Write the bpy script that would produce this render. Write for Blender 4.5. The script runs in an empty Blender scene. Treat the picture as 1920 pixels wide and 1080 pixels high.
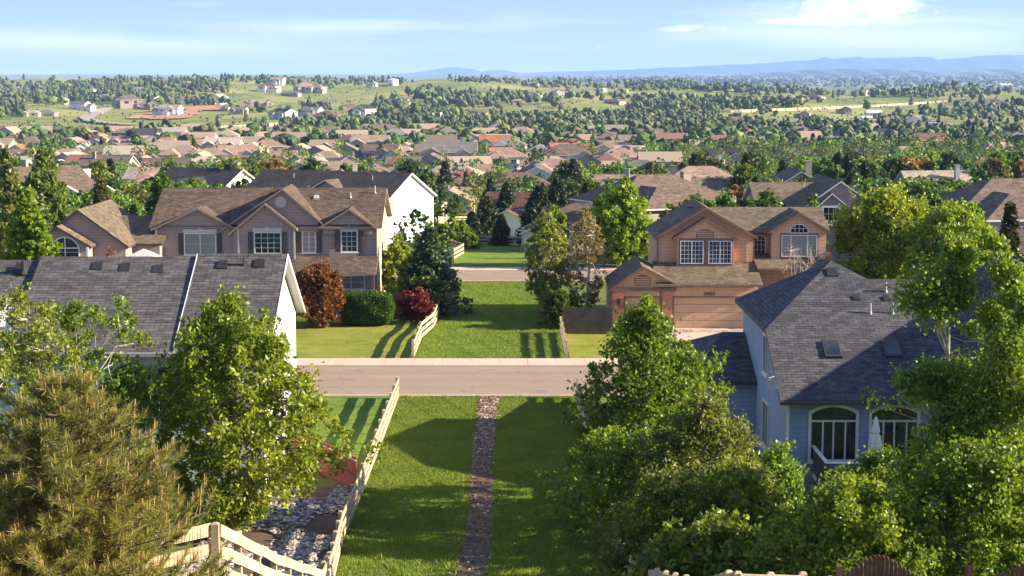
HAZE = 5.2e-5; SUN = 4.3; SKY = .15; EXPO = 1.74
SKYTINT = (1.22, .97, .9); VEIL = (3.25, 3.15, 3.6); PUFF = (3.45, 3.2, 3.1)
import bpy, math, random
import numpy as np
from math import radians, tan, sin, cos, atan, pi
C = bpy.context.scene.collection
D = bpy.data
random.seed(7)
CAMZ, PITCH, FPX = 18.0, radians(7.09), 3200.0
CP, SP = cos(PITCH), sin(PITCH)
LI = []   # near objects registered

# ---------------------------------------------------------------- camera geometry helpers (design-time survey of the place)
def W(px, py, Y):
    """world X, Z of the point seen at photo pixel (px,py) that stands at distance Y"""
    a = (540 - py) / FPX
    dy, dz = CP + a * SP, a * CP - SP
    t = Y / dy
    return ((px - 960) / FPX * t, CAMZ + t * dz)
def WX(px, py, Y): return W(px, py, Y)[0]
def WZ(py, Y): return W(960, py, Y)[1]

# ---------------------------------------------------------------- terrain
TY = [-30, 0, 10, 20, 30, 38, 47, 55, 64, 72, 162, 210, 300, 400, 490, 700, 850, 1000, 1200, 1400, 1700, 2000, 2300, 2600, 3000, 3400, 4000, 5000, 6500, 9000, 12000, 15000, 18000, 21000, 24000, 36000]
TT = [-.45, -.3, -.15, -.02, .08, .2, .32, .45]
near = [17, 16.2, 14.6, 12, 8.8, 5.9, 2.9, 1.2, .15, 0, 0, -2.2, -6.0, -10.5, -13.5, -16, -16]
def col(far): return near + far
#            1000 1200  1400  1700  2000  2300 2600 3000 3400 4000 5000 6500 9000 12000 15k 18k 21k 24k 36k
TZ = [col([-14, -15.5, -16.5, -18, -14, -8, -4, 2, 8.5, 4, -30, -60, -60, -50, -30, -10, 20, 30, 30]),
      col([-14, -15.5, -16.5, -18, -14, -8, -4, 2, 9.0, 4, -30, -60, -60, -50, -30, -10, 20, 30, 30]),
      col([-14, -15.5, -16, -15, -9, -2, 4, 8, 12.0, 4, -30, -60, -60, -50, -30, -10, 20, 30, 30]),
      col([-14, -15, -14, -12.5, -8, -3, 0, 4, 7.0, 0, -30, -40, -35, -28, -6, 10, 22, 28, 28]),
      col([-14, -15, -14.5, -15, -11, -7, -3, 0, -1, -14, -24, -20, -14, -10, 2, 18, 30, 34, 34]),
      col([-14, -15, -15.5, -15, -12, -8, -8, -12, -20, -28, -26, -20, -14, -8, 6, 26, 36, 36, 36]),
      col([-14, -15.5, -16, -15, -12, -8, -8, -12, -20, -30, -30, -24, -16, -4, 14, 38, 46, 46, 46]),
      col([-14, -15.5, -16, -15, -12, -8, -8, -12, -20, -30, -30, -24, -16, -4, 14, 38, 46, 46, 46])]
TYa, TTa, TZa = np.array(TY, float), np.array(TT, float), np.array(TZ, float)
def Hs(x, y):
    x = np.asarray(x, float); y = np.asarray(y, float)
    t = x / np.maximum(y, 40.0)
    cols = np.stack([np.interp(y, TYa, TZa[i]) for i in range(len(TT))], 0)
    ti = np.clip(np.interp(t, TTa, np.arange(len(TT))), 0, len(TT) - 1.0001)
    i0 = ti.astype(int); f = ti - i0; f = f * f * (3 - 2 * f)
    z = np.take_along_axis(cols, i0[None], 0)[0] * (1 - f) + np.take_along_axis(cols, (i0 + 1)[None], 0)[0] * f
    k = np.clip((y - 950) / 700, 0, 1) * np.clip((30000 - y) / 10000, 0, 1)
    z = z + k * (1.7) * (2.4 * np.sin(x / 83 + y / 210) * np.cos(y / 170 - x / 260) + 1.5 * np.sin(x / 41 - y / 95) + 1.0 * np.sin(x / 23 + 2) * np.sin(y / 61))
    z = z - 2.2 * np.clip((-5.6 - x) / 6, 0, 1) * np.clip((44 - y) / 10, 0, 1)
    z = z - .9 * np.clip((x - 1) / 2.5, 0, 1) * np.clip((46 - y) / 14, 0, 1)
    k2 = np.clip((y - 6000) / 6000, 0, 1)
    z = z + k2 * 9 * np.sin(x / 900 + 1.3) * np.cos(y / 1500 + x / 2100)
    return z
def H(x, y): return float(Hs(np.array([x]), np.array([y]))[0])
TG = np.concatenate([np.geomspace(40, 1000, 260), np.geomspace(1003, 26000, 700)])
def G(px, py, lift=0.0):
    """first point of the ground (raised by lift) along the sight line through photo pixel px,py"""
    a = (540 - py) / FPX
    dx, dy, dz = (px - 960) / FPX, CP + a * SP, a * CP - SP
    t = TG; z = CAMZ + t * dz; h = Hs(t * dx, t * dy) + lift
    k = int(np.argmax(z < h))
    if not (z < h).any(): k = 600
    else:
        t = np.linspace(TG[max(k - 1, 0)], TG[k], 12); z = CAMZ + t * dz; h = Hs(t * dx, t * dy) + lift; k = int(np.argmax(z < h))
    return float(t[k] * dx), float(t[k] * dy), float(h[k] - lift)

# ---------------------------------------------------------------- materials
def newmat(name):
    m = D.materials.new(name); m.use_nodes = True
    nt = m.node_tree; nt.nodes.clear()
    out = nt.nodes.new('ShaderNodeOutputMaterial')
    return m, nt, out
class NT:
    def __init__(s, nt): s.nt = nt
    def n(s, t, **kw):
        nd = s.nt.nodes.new(t)
        for k, v in kw.items():
            if k.startswith('i_'):
                key = k[2:]
                key = int(key) if key.isdigit() else key.replace('_', ' ')
                nd.inputs[key].default_value = v
            else: setattr(nd, k, v)
        return nd
    def l(s, a, b): s.nt.links.new(a, b)
    def math(s, op, a, b=None, c=None):
        nd = s.n('ShaderNodeMath', operation=op)
        for i, q in enumerate((a, b, c)):
            if q is None: continue
            if isinstance(q, (int, float)): nd.inputs[i].default_value = q
            else: s.l(q, nd.inputs[i])
        return nd.outputs[0]
    def mix(s, f, a, b, blend='MIX'):
        nd = s.n('ShaderNodeMix', data_type='RGBA', blend_type=blend)
        for k, q in ((0, f), (6, a), (7, b)):
            if isinstance(q, (int, float)): nd.inputs[k].default_value = q
            elif isinstance(q, tuple): nd.inputs[k].default_value = (*q[:3], 1)
            else: s.l(q, nd.inputs[k])
        return nd.outputs[2]
    def noise(s, vec, scale, detail=3, rough=.55, out=0):
        nd = s.n('ShaderNodeTexNoise'); nd.inputs['Scale'].default_value = scale
        nd.inputs['Detail'].default_value = detail; nd.inputs['Roughness'].default_value = rough
        if vec is not None: s.l(vec, nd.inputs['Vector'])
        return nd.outputs[out]
    def ramp(s, f, stops):
        nd = s.n('ShaderNodeValToRGB'); e = nd.color_ramp.elements
        while len(e) > 1: e.remove(e[-1])
        e[0].position = stops[0][0]; e[0].color = (*stops[0][1], 1)
        for p, c in stops[1:]:
            q = e.new(p); q.color = (*c, 1)
        s.l(f, nd.inputs[0]); return nd.outputs[0]
    def bump(s, h, strength=.4, dist=.05):
        nd = s.n('ShaderNodeBump'); nd.inputs['Strength'].default_value = strength; nd.inputs['Distance'].default_value = dist
        s.l(h, nd.inputs['Height']); return nd.outputs[0]
    def maprange(s, v, a, b, c, d):
        nd = s.n('ShaderNodeMapRange'); s.l(v, nd.inputs[0])
        for i, q in enumerate((a, b, c, d)): nd.inputs[i + 1].default_value = q
        return nd.outputs[0]
def princ(k, out, col, rough=.8, normal=None, metal=0, spec=None):
    p = k.n('ShaderNodeBsdfPrincipled')
    if isinstance(col, tuple): p.inputs['Base Color'].default_value = (*col, 1)
    else: k.l(col, p.inputs['Base Color'])
    if isinstance(rough, (int, float)): p.inputs['Roughness'].default_value = rough
    else: k.l(rough, p.inputs['Roughness'])
    p.inputs['Metallic'].default_value = metal
    if spec is not None: p.inputs['Specular IOR Level'].default_value = spec
    if normal is not None: k.l(normal, p.inputs['Normal'])
    k.l(p.outputs[0], out.inputs[0]); return p
def pos(k): return k.n('ShaderNodeNewGeometry').outputs['Position']
def uvc(k): return k.n('ShaderNodeUVMap').outputs[0]

def m_plain(name, col, rough=.7, var=.12, scale=1.5, spec=.3):
    m, nt, out = newmat(name); k = NT(nt); p = pos(k)
    f = k.noise(p, scale, 4)
    f2 = k.noise(p, scale * 12, 2)
    f = k.math('ADD', k.math('MULTIPLY', f, .7), k.math('MULTIPLY', f2, .3))
    a = tuple(c * (1 - var) for c in col); b = tuple(min(1, c * (1 + var)) for c in col)
    c = k.mix(k.maprange(f, .3, .7, 0, 1), a, b)
    princ(k, out, c, rough, spec=spec); return m
def m_shingle(name, c1, c2, c3=None, bw=.42, bh=.17, usecol=False):
    m, nt, out = newmat(name); k = NT(nt); uv = uvc(k)
    br = k.n('ShaderNodeTexBrick', offset=.5, offset_frequency=2, squash=1.0)
    k.l(uv, br.inputs['Vector'])
    for n_, v in (('Scale', 1.0), ('Mortar Size', .012), ('Mortar Smooth', .3), ('Bias', 0.0), ('Brick Width', bw), ('Row Height', bh)):
        br.inputs[n_].default_value = v
    if usecol:
        oc = k.n('ShaderNodeObjectInfo').outputs['Color']
        a = k.mix(1.0, oc, (.72, .72, .74), 'MULTIPLY'); b = k.mix(1.0, oc, (1.22, 1.22, 1.2), 'MULTIPLY')
        mo = k.mix(1.0, oc, (.45, .45, .45), 'MULTIPLY')
        k.l(a, br.inputs['Color1']); k.l(b, br.inputs['Color2']); k.l(mo, br.inputs['Mortar'])
    else:
        br.inputs['Color1'].default_value = (*c1, 1); br.inputs['Color2'].default_value = (*c2, 1)
        br.inputs['Mortar'].default_value = (*[x * .35 for x in c1], 1)
    # second, shifted layer of tabs for the laminated look
    mp = k.n('ShaderNodeMapping'); mp.inputs['Location'].default_value = (.13, .085 if not usecol else .05, 0); k.l(uv, mp.inputs[0])
    br2 = k.n('ShaderNodeTexBrick', offset=.37, offset_frequency=3); k.l(mp.outputs[0], br2.inputs['Vector'])
    for n_, v in (('Scale', 1.0), ('Mortar Size', 0.0), ('Bias', 0.0), ('Brick Width', bw * .63), ('Row Height', bh)):
        br2.inputs[n_].default_value = v
    br2.inputs['Color1'].default_value = (.72, .72, .72, 1); br2.inputs['Color2'].default_value = (1.15, 1.15, 1.15, 1)
    c = k.mix(.8, br.outputs[0], br2.outputs[0], 'MULTIPLY')
    big = k.noise(uv, .35, 4)
    c = k.mix(1.0, c, k.ramp(big, [(.3, (.86, .86, .87)), (.7, (1.12, 1.1, 1.08))]), 'MULTIPLY')
    # vertical rain streaks
    mp3 = k.n('ShaderNodeMapping'); mp3.inputs['Scale'].default_value = (2.2, .12, 1); k.l(uv, mp3.inputs[0])
    st = k.noise(mp3.outputs[0], 1.0, 3)
    c = k.mix(1.0, c, k.ramp(st, [(.35, (.9, .9, .91)), (.65, (1.06, 1.06, 1.05))]), 'MULTIPLY')
    grit = k.noise(uv, 28, 2)
    c = k.mix(.5, c, k.ramp(grit, [(.3, (.75, .75, .75)), (.7, (1.2, 1.2, 1.2))]), 'MULTIPLY')
    sep = k.n('ShaderNodeSeparateXYZ'); k.l(uv, sep.inputs[0])
    fr = k.math('FRACT', k.math('DIVIDE', sep.outputs[1], bh))
    hgt = k.math('ADD', k.math('MULTIPLY', k.math('SUBTRACT', 1.0, fr), .7), k.math('MULTIPLY', br2.outputs[0], .35))
    princ(k, out, c, .93, k.bump(hgt, .5, .03), spec=.15); return m
def m_siding(name, col, period=.2, usecol=False, var=.08, lap_shade=.62):
    m, nt, out = newmat(name); k = NT(nt); uv = uvc(k)
    sep = k.n('ShaderNodeSeparateXYZ'); k.l(uv, sep.inputs[0])
    fr = k.math('FRACT', k.math('DIVIDE', sep.outputs[1], period))
    base = k.n('ShaderNodeObjectInfo').outputs['Color'] if usecol else None
    if base is None:
        rgb = k.n('ShaderNodeRGB'); rgb.outputs[0].default_value = (*col, 1); base = rgb.outputs[0]
    nz = k.noise(uv, .8, 5)
    c = k.mix(1.0, base, k.ramp(nz, [(.3, (1 - var,) * 3), (.7, (1 + var,) * 3)]), 'MULTIPLY')
    mp = k.n('ShaderNodeMapping'); mp.inputs['Scale'].default_value = (3, .3, 1); k.l(uv, mp.inputs[0])
    c = k.mix(1.0, c, k.ramp(k.noise(mp.outputs[0], 1.5, 4), [(.35, (.93, .93, .93)), (.65, (1.04, 1.04, 1.04))]), 'MULTIPLY')
    gr = k.math('LESS_THAN', fr, .09)
    c = k.mix(k.math('MULTIPLY', gr, 1 - lap_shade), c, (0.01, 0.01, 0.01))  # dark lap joint line, with the shadow under each board painted in
    princ(k, out, c, .6, k.bump(k.math('SUBTRACT', 1.0, fr), .6, .03), spec=.3); return m
def m_brick(name, c1, c2):
    m, nt, out = newmat(name); k = NT(nt); uv = uvc(k)
    br = k.n('ShaderNodeTexBrick'); k.l(uv, br.inputs['Vector'])
    for n_, v in (('Scale', 1.0), ('Mortar Size', .012), ('Brick Width', .3), ('Row Height', .1), ('Bias', 0.0)): br.inputs[n_].default_value = v
    br.inputs['Color1'].default_value = (*c1, 1); br.inputs['Color2'].default_value = (*c2, 1); br.inputs['Mortar'].default_value = (.32, .25, .22, 1)
    c = k.mix(.6, br.outputs[0], k.ramp(k.noise(uv, 6, 2), [(.3, (.7, .7, .7)), (.7, (1.3, 1.3, 1.3))]), 'MULTIPLY')
    princ(k, out, c, .85, k.bump(br.outputs[1], -.3, .02)); return m
def m_glass(name, col=(.02, .025, .03), blinds=None):
    m, nt, out = newmat(name); k = NT(nt)
    c = col
    if blinds:
        uv = uvc(k); sep = k.n('ShaderNodeSeparateXYZ'); k.l(uv, sep.inputs[0])
        fr = k.math('FRACT', k.math('MULTIPLY', sep.outputs[0 if blinds[1] == 'v' else 1], 9.0))
        c = k.mix(k.math('GREATER_THAN', fr, .25), tuple(x * .45 for x in blinds[0]), blinds[0])
    else:
        nz = k.noise(pos(k), .9, 3)
        c = k.mix(k.maprange(nz, .4, .65, 0, 1), tuple(x * .5 for x in col), tuple(x * 1.8 for x in col))
    p = princ(k, out, c, .07, spec=.6); return m
def m_leaf(name, usecol=True, col=(.1, .2, .03), trans=.42, rough=.4, vary=.46, attr=None):
    m, nt, out = newmat(name); k = NT(nt)
    if attr: oc = k.n('ShaderNodeAttribute', attribute_name=attr).outputs['Color']
    elif usecol: oc = k.n('ShaderNodeObjectInfo').outputs['Color']
    else:
        rgb = k.n('ShaderNodeRGB'); rgb.outputs[0].default_value = (*col, 1); oc = rgb.outputs[0]
    geo = k.n('ShaderNodeNewGeometry'); r = geo.outputs['Random Per Island']
    lo = (1 - vary, 1 - vary, 1 - vary * .6); hi = (1 + vary * 1.25, 1 + vary * .9, 1.0)
    c = k.mix(1.0, oc, k.ramp(r, [(0, lo), (.75, (1, 1, 1)), (1, hi)]), 'MULTIPLY')
    big = k.noise(geo.outputs['Position'], .5, 2)
    c = k.mix(1.0, c, k.ramp(big, [(.35, (.82, .88, .85)), (.65, (1.18, 1.08, .95))]), 'MULTIPLY')
    p = k.n('ShaderNodeBsdfPrincipled'); k.l(c, p.inputs['Base Color']); p.inputs['Roughness'].default_value = rough
    p.inputs['Specular IOR Level'].default_value = .4
    t = k.n('ShaderNodeBsdfTranslucent'); k.l(k.mix(1.0, c, (1.5, 1.45, .55), 'MULTIPLY'), t.inputs[0])
    mx = k.n('ShaderNodeMixShader'); mx.inputs[0].default_value = trans
    k.l(p.outputs[0], mx.inputs[1]); k.l(t.outputs[0], mx.inputs[2]); k.l(mx.outputs[0], out.inputs[0]); return m
def m_bark(name, c1, c2, sc=6):
    m, nt, out = newmat(name); k = NT(nt); p = pos(k)
    mp = k.n('ShaderNodeMapping'); mp.inputs['Scale'].default_value = (1, 1, .25); k.l(p, mp.inputs[0])
    f = k.noise(mp.outputs[0], sc, 4)
    princ(k, out, k.mix(k.maprange(f, .35, .65, 0, 1), c1, c2), .9, k.bump(f, .5, .02)); return m
def m_wood(name, c1, c2, sc=5):
    m, nt, out = newmat(name); k = NT(nt); p = pos(k)
    mp = k.n('ShaderNodeMapping'); mp.inputs['Scale'].default_value = (1, .15, 1); k.l(p, mp.inputs[0])
    f = k.noise(mp.outputs[0], sc, 5, .65); g = k.noise(p, 1.3, 3)
    f = k.math('ADD', k.math('MULTIPLY', f, .6), k.math('MULTIPLY', g, .4))
    princ(k, out, k.mix(k.maprange(f, .35, .65, 0, 1), c1, c2), .85, k.bump(f, .4, .01), spec=.15); return m

M = {}
M['sh_slate'] = m_shingle('slate_shingles', (.078, .074, .077), (.145, .136, .136), bw=.5, bh=.2)
M['sh_blue'] = m_shingle('charcoal_shingles', (.06, .061, .07), (.115, .112, .12), bw=.42, bh=.19)
M['sh_brown'] = m_shingle('brown_shingles', (.095, .066, .05), (.175, .125, .095), bw=.45, bh=.2)
M['sh_tan'] = m_shingle('tan_shingles', (.135, .10, .07), (.225, .175, .12), bw=.45, bh=.2)
M['sh_obj'] = m_shingle('roof_shingles', (1, 1, 1), (1, 1, 1), bw=.5, bh=.22, usecol=True)
M['sd_obj'] = m_siding('painted_siding', (1, 1, 1), usecol=True, lap_shade=.8)
M['sd_mauve'] = m_siding('mauve_siding', (.38, .285, .255), period=.23)
M['sd_mauve_sunlit'] = m_siding('sunlit_mauve_siding', (.50, .41, .27), period=.23)  # mauve siding again, with direct sun painted into its colour
M['sd_orange'] = m_siding('terracotta_tan_siding', (.60, .36, .215), period=.25)
M['sd_blue'] = m_siding('blue_siding', (.26, .33, .45), period=.22)
M['sd_white'] = m_siding('white_siding', (.62, .62, .62), period=.22)
M['tr_white'] = m_plain('white_trim', (.72, .70, .67), .5, .06)
M['tr_offwhite'] = m_plain('offwhite_trim', (.55, .50, .45), .5, .08)
M['tr_brown'] = m_plain('brown_trim', (.20, .115, .085), .6, .1)
M['tr_dark'] = m_plain('dark_trim', (.07, .06, .06), .6, .1)
M['tr_obj'] = None
M['tr_taupe'] = m_plain('taupe_trim', (.30, .235, .19), .6, .08)
M['shutter'] = m_plain('shutter_paint', (.10, .075, .07), .6, .1)
M['stucco_tan'] = m_plain('garage_paint', (.58, .375, .225), .7, .04)
M['brick'] = m_brick('red_brick', (.42, .095, .05), (.55, .17, .10))
M['glass'] = m_glass('window_glass')
M['glass_blue'] = m_glass('blue_window_glass', (.045, .06, .09))
M['glass_blinds'] = m_glass('window_with_blinds', blinds=((.33, .32, .30), 'h'))
M['glass_vblinds'] = m_glass('window_with_vertical_blinds', blinds=((.30, .30, .30), 'v'))
M['metal'] = m_plain('galvanised_metal', (.42, .41, .40), .4, .15)
M['black'] = m_plain('black_plastic', (.03, .03, .032), .5, .2)
M['conc'] = m_plain('concrete', (.58, .43, .335), .85, .14, .6)
M['wood_pale'] = m_wood('pale_fence_wood', (.36, .27, .175), (.60, .49, .33))
M['wood_grey'] = m_wood('grey_fence_wood', (.065, .055, .05), (.13, .11, .10))
M['wood_brown'] = m_wood('brown_fence_wood', (.085, .05, .035), (.17, .105, .07))
M['wood_red'] = m_wood('red_stained_wood', (.30, .08, .06), (.40, .12, .085), 2)
M['wood_orange'] = m_wood('orange_stained_post', (.45, .17, .06), (.55, .24, .09))
M['bark'] = m_bark('bark', (.09, .06, .045), (.2, .15, .115))
M['bark_pale'] = m_bark('pale_bark', (.30, .25, .20), (.62, .56, .48), 4)
M['leaf'] = m_leaf('foliage')
M['needle'] = m_leaf('needles', trans=.22, rough=.5, vary=.4)
M['mass'] = m_leaf('mixed_foliage', attr='tint', trans=.25, rough=.6)
M['grassblade'] = m_leaf('grass_blades', usecol=False, col=(.175, .245, .038), trans=.4, rough=.6, vary=.3)
M['rock'] = None

def m_lawn(name, a, b, c, sc=1.0):
    m, nt, out = newmat(name); k = NT(nt); p = pos(k)
    f = k.noise(p, .22 * sc, 7, .68); g = k.noise(p, 9, 3); h = k.noise(p, 60, 2)
    mp = k.n('ShaderNodeMapping'); mp.inputs['Scale'].default_value = (.25, 1.6, 1); k.l(p, mp.inputs[0])
    s = k.noise(mp.outputs[0], 1.2, 3)
    c1 = k.ramp(k.math('ADD', k.math('MULTIPLY', f, .6), k.math('MULTIPLY', s, .4)), [(.38, a), (.5, b), (.6, c), (.72, tuple(q * r for q, r in zip(c, (1.35, 1.02, 1.1))))])
    c1 = k.mix(1.0, c1, k.ramp(g, [(.3, (.78, .8, .8)), (.7, (1.2, 1.18, 1.15))]), 'MULTIPLY')
    c1 = k.mix(1.0, c1, k.ramp(h, [(.3, (.7, .72, .7)), (.7, (1.25, 1.25, 1.2))]), 'MULTIPLY')
    princ(k, out, c1, .95, k.bump(k.math('ADD', g, h), .7, .06), spec=.1); return m
M['lawn'] = m_lawn('strip_lawn', (.11, .18, .028), (.155, .225, .033), (.21, .265, .045))
M['lawn_yellow'] = m_lawn('yellowish_lawn', (.15, .19, .03), (.235, .25, .04), (.30, .285, .06), 1.6)
def m_ground():
    m, nt, out = newmat('open_ground'); k = NT(nt); p = pos(k)
    sep = k.n('ShaderNodeSeparateXYZ'); k.l(p, sep.inputs[0]); y = sep.outputs[1]
    f = k.noise(p, .05, 6, .6); g = k.noise(p, .8, 4); b = k.noise(p, .0035, 6, .6)
    nearc = k.ramp(f, [(.35, (.07, .12, .025)), (.5, (.11, .15, .035)), (.6, (.17, .17, .06)), (.72, (.22, .17, .10))])
    hill = k.ramp(k.math('ADD', k.math('MULTIPLY', b, .6), k.math('MULTIPLY', f, .4)), [(.36, (.13, .165, .045)), (.48, (.23, .25, .075)), (.58, (.32, .30, .11)), (.68, (.38, .33, .15))])
    fb = k.noise(p, .0009, 8, .62)
    mpf = k.n('ShaderNodeMapping'); mpf.inputs['Scale'].default_value = (.0006, .0016, 1); k.l(p, mpf.inputs[0])
    fs = k.noise(mpf.outputs[0], 1.0, 8, .65)
    far = k.ramp(k.math('ADD', k.math('MULTIPLY', fb, .4), k.math('MULTIPLY', fs, .6)), [(.38, (.06, .09, .05)), (.48, (.15, .17, .09)), (.56, (.24, .23, .13)), (.64, (.10, .13, .07)), (.7, (.34, .29, .18))])
    c = k.mix(k.maprange(y, 780, 1000, 0, 1), nearc, hill)
    c = k.mix(k.maprange(y, 3600, 5200, 0, 1), c, far)
    c = k.mix(.6, c, k.ramp(g, [(.3, (.75, .75, .75)), (.7, (1.2, 1.2, 1.2))]), 'MULTIPLY')
    princ(k, out, c, .95, spec=.1); return m
M['ground'] = m_ground()
def m_road():
    m, nt, out = newmat('asphalt'); k = NT(nt); p = pos(k)
    f = k.noise(p, .3, 5); g = k.noise(p, 25, 2)
    mp = k.n('ShaderNodeMapping'); mp.inputs['Scale'].default_value = (.03, 1.4, 1); k.l(p, mp.inputs[0]); s = k.noise(mp.outputs[0], 1, 3)
    c = k.ramp(k.math('ADD', k.math('MULTIPLY', f, .4), k.math('MULTIPLY', s, .6)), [(.35, (.29, .212, .158)), (.65, (.35, .262, .198))])
    c = k.mix(.8, c, k.ramp(g, [(.3, (.8, .8, .8)), (.7, (1.15, 1.15, 1.15))]), 'MULTIPLY')
    sy = k.n('ShaderNodeSeparateXYZ'); k.l(p, sy.inputs[0]); lane = k.math('ABSOLUTE', k.math('SINE', k.math('MULTIPLY', sy.outputs[1], 1.27)))
    c = k.mix(k.math('MULTIPLY', k.maprange(lane, .75, 1.0, 0, .22), k.maprange(k.noise(p, .12, 4), .3, .7, .3, 1)), c, (.14, .10, .09))
    c = k.mix(k.maprange(k.noise(p, .45, 5), .62, .66, 0, .3), c, (.17, .125, .11))
    # thin tar-filled cracks
    v = k.n('ShaderNodeTexVoronoi', feature='DISTANCE_TO_EDGE'); v.inputs['Scale'].default_value = .16
    ad = k.n('ShaderNodeVectorMath', operation='ADD'); k.l(p, ad.inputs[0]); k.l(k.noise(p, .8, 4, out=1), ad.inputs[1]); k.l(ad.outputs[0], v.inputs['Vector'])
    c = k.mix(k.maprange(v.outputs[0], 0.0, .010, .28, 0), c, (.10, .08, .07))
    princ(k, out, c, .9, k.bump(g, .3, .01), spec=.15); return m
M['road'] = m_road()
def m_rock():
    m, nt, out = newmat('river_rock'); k = NT(nt)
    r = k.n('ShaderNodeNewGeometry').outputs['Random Per Island']
    c = k.ramp(r, [(0, (.10, .08, .075)), (.35, (.24, .18, .16)), (.65, (.38, .31, .27)), (.9, (.6, .55, .5)), (1, (.75, .72, .68))])
    princ(k, out, c, .8, spec=.2); return m
M['rock'] = m_rock()
def m_rock2():
    m, nt, out = newmat('channel_rock'); k = NT(nt)
    r = k.n('ShaderNodeNewGeometry').outputs['Random Per Island']
    c = k.ramp(r, [(0, (.07, .045, .03)), (.4, (.17, .115, .08)), (.75, (.27, .19, .14)), (.95, (.40, .30, .235)), (1, (.58, .48, .40))])
    princ(k, out, c, .8, spec=.2); return m
M['rock2'] = m_rock2()
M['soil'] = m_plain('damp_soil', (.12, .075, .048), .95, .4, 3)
M['redsoil'] = m_plain('bare_red_soil', (.45, .23, .13), .95, .2, .05)
def m_objcol(name, rough=.6):
    m, nt, out = newmat(name); k = NT(nt); oc = k.n('ShaderNodeObjectInfo').outputs['Color']
    c = k.mix(1.0, oc, k.ramp(k.noise(pos(k), 1.2, 4), [(.3, (.9, .9, .9)), (.7, (1.08, 1.08, 1.08))]), 'MULTIPLY')
    princ(k, out, c, rough); return m
M['paint'] = m_objcol('paint')

# ---------------------------------------------------------------- mesh builder
class MB:
    def __init__(s): s.v = []; s.f = []; s.m = []
    def add(s, vs, fs, mat=0):
        b = len(s.v); s.v += [tuple(q) for q in vs]
        for i, f in enumerate(fs):
            s.f.append([b + j for j in f]); s.m.append(mat[i] if isinstance(mat, (list, tuple)) else mat)
        return s
    def box(s, x0, x1, y0, y1, z0, z1, mat=0):
        return s.add([(x0, y0, z0), (x1, y0, z0), (x1, y1, z0), (x0, y1, z0), (x0, y0, z1), (x1, y0, z1), (x1, y1, z1), (x0, y1, z1)],
                     [(0, 3, 2, 1), (4, 5, 6, 7), (0, 1, 5, 4), (1, 2, 6, 5), (2, 3, 7, 6), (3, 0, 4, 7)], mat)
    def ext(s, prof, ax, c0, c1, mats=0, cap=None):
        """prof: 2-D polygon; ax 'x': (y,z) profile run along x; 'y': (x,z) profile run along y; 'z': (x,y) run along z"""
        n = len(prof)
        def P(q, c): return (c, q[0], q[1]) if ax == 'x' else ((q[0], c, q[1]) if ax == 'y' else (q[0], q[1], c))
        vs = [P(q, c0) for q in prof] + [P(q, c1) for q in prof]
        fs = [(i, (i + 1) % n, n + (i + 1) % n, n + i) for i in range(n)]
        ms = list(mats) if isinstance(mats, (list, tuple)) else [mats] * n
        cm = cap if cap is not None else ms[-1]
        fs += [tuple(range(n))[::-1], tuple(range(n, 2 * n))]; ms += [cm, cm]
        return s.add(vs, fs, ms)
    def tube(s, pts, rad, n=6, mat=0, cap=True):
        pts = [np.array(p, float) for p in pts]; rings = []
        b = len(s.v)
        for i, p in enumerate(pts):
            d = pts[min(i + 1, len(pts) - 1)] - pts[max(i - 1, 0)]; d /= (np.linalg.norm(d) + 1e-9)
            u = np.cross(d, (0, 0, 1) if abs(d[2]) < .9 else (1, 0, 0)); u /= np.linalg.norm(u); w = np.cross(d, u)
            r = rad[i] if isinstance(rad, (list, tuple)) else rad
            for j in range(n):
                a = 2 * pi * j / n; q = p + r * (cos(a) * u + sin(a) * w); s.v.append(tuple(q))
        for i in range(len(pts) - 1):
            for j in range(n):
                s.f.append([b + i * n + j, b + i * n + (j + 1) % n, b + (i + 1) * n + (j + 1) % n, b + (i + 1) * n + j]); s.m.append(mat)
        if cap:
            s.f.append([b + j for j in range(n)][::-1]); s.m.append(mat)
            s.f.append([b + (len(pts) - 1) * n + j for j in range(n)]); s.m.append(mat)
        return s
    def mesh(s, name, mats, org=(0, 0, 0), recalc=True):
        me = D.meshes.new(name)
        V = np.array(s.v, float) - np.array(org)
        me.from_pydata(V.tolist(), [], s.f)
        for m in (mats if isinstance(mats, (list, tuple)) else [mats]): me.materials.append(m)
        me.polygons.foreach_set('material_index', s.m)
        if recalc:
            import bmesh
            bm = bmesh.new(); bm.from_mesh(me); bmesh.ops.recalc_face_normals(bm, faces=bm.faces); bm.to_mesh(me); bm.free()
        uvl = me.uv_layers.new(name='UVMap'); uvs = np.zeros((len(me.loops), 2), np.float32)
        O = np.array(org)
        for p in me.polygons:
            n = p.normal
            if abs(n.z) > .999: u = (1, 0, 0); w = (0, 1, 0)
            else:
                l = math.hypot(n.x, n.y); u = (-n.y / l, n.x / l, 0)
                w = (-n.z * u[1], n.z * u[0], n.x * u[1] - n.y * u[0])
                if w[2] < 0: w = (-w[0], -w[1], -w[2])
            for li in p.loop_indices:
                c = me.vertices[me.loops[li].vertex_index].co
                uvs[li] = (c.x * u[0] + c.y * u[1], c.x * w[0] + c.y * w[1] + c.z * w[2])
        uvl.data.foreach_set('uv', uvs.ravel()); me.update(); return me
    def build(s, name, mats, parent=None, org=(0, 0, 0), recalc=True):
        return link(name, s.mesh(name, mats, org, recalc), parent)
def link(name, data, parent=None, loc=None, rot=None, color=None):
    o = D.objects.new(name, data); C.objects.link(o)
    if parent is not None: o.parent = parent
    if loc is not None: o.location = loc
    if rot is not None: o.rotation_euler = rot
    if color is not None: o.color = (*color[:3], 1)
    return o
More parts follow.
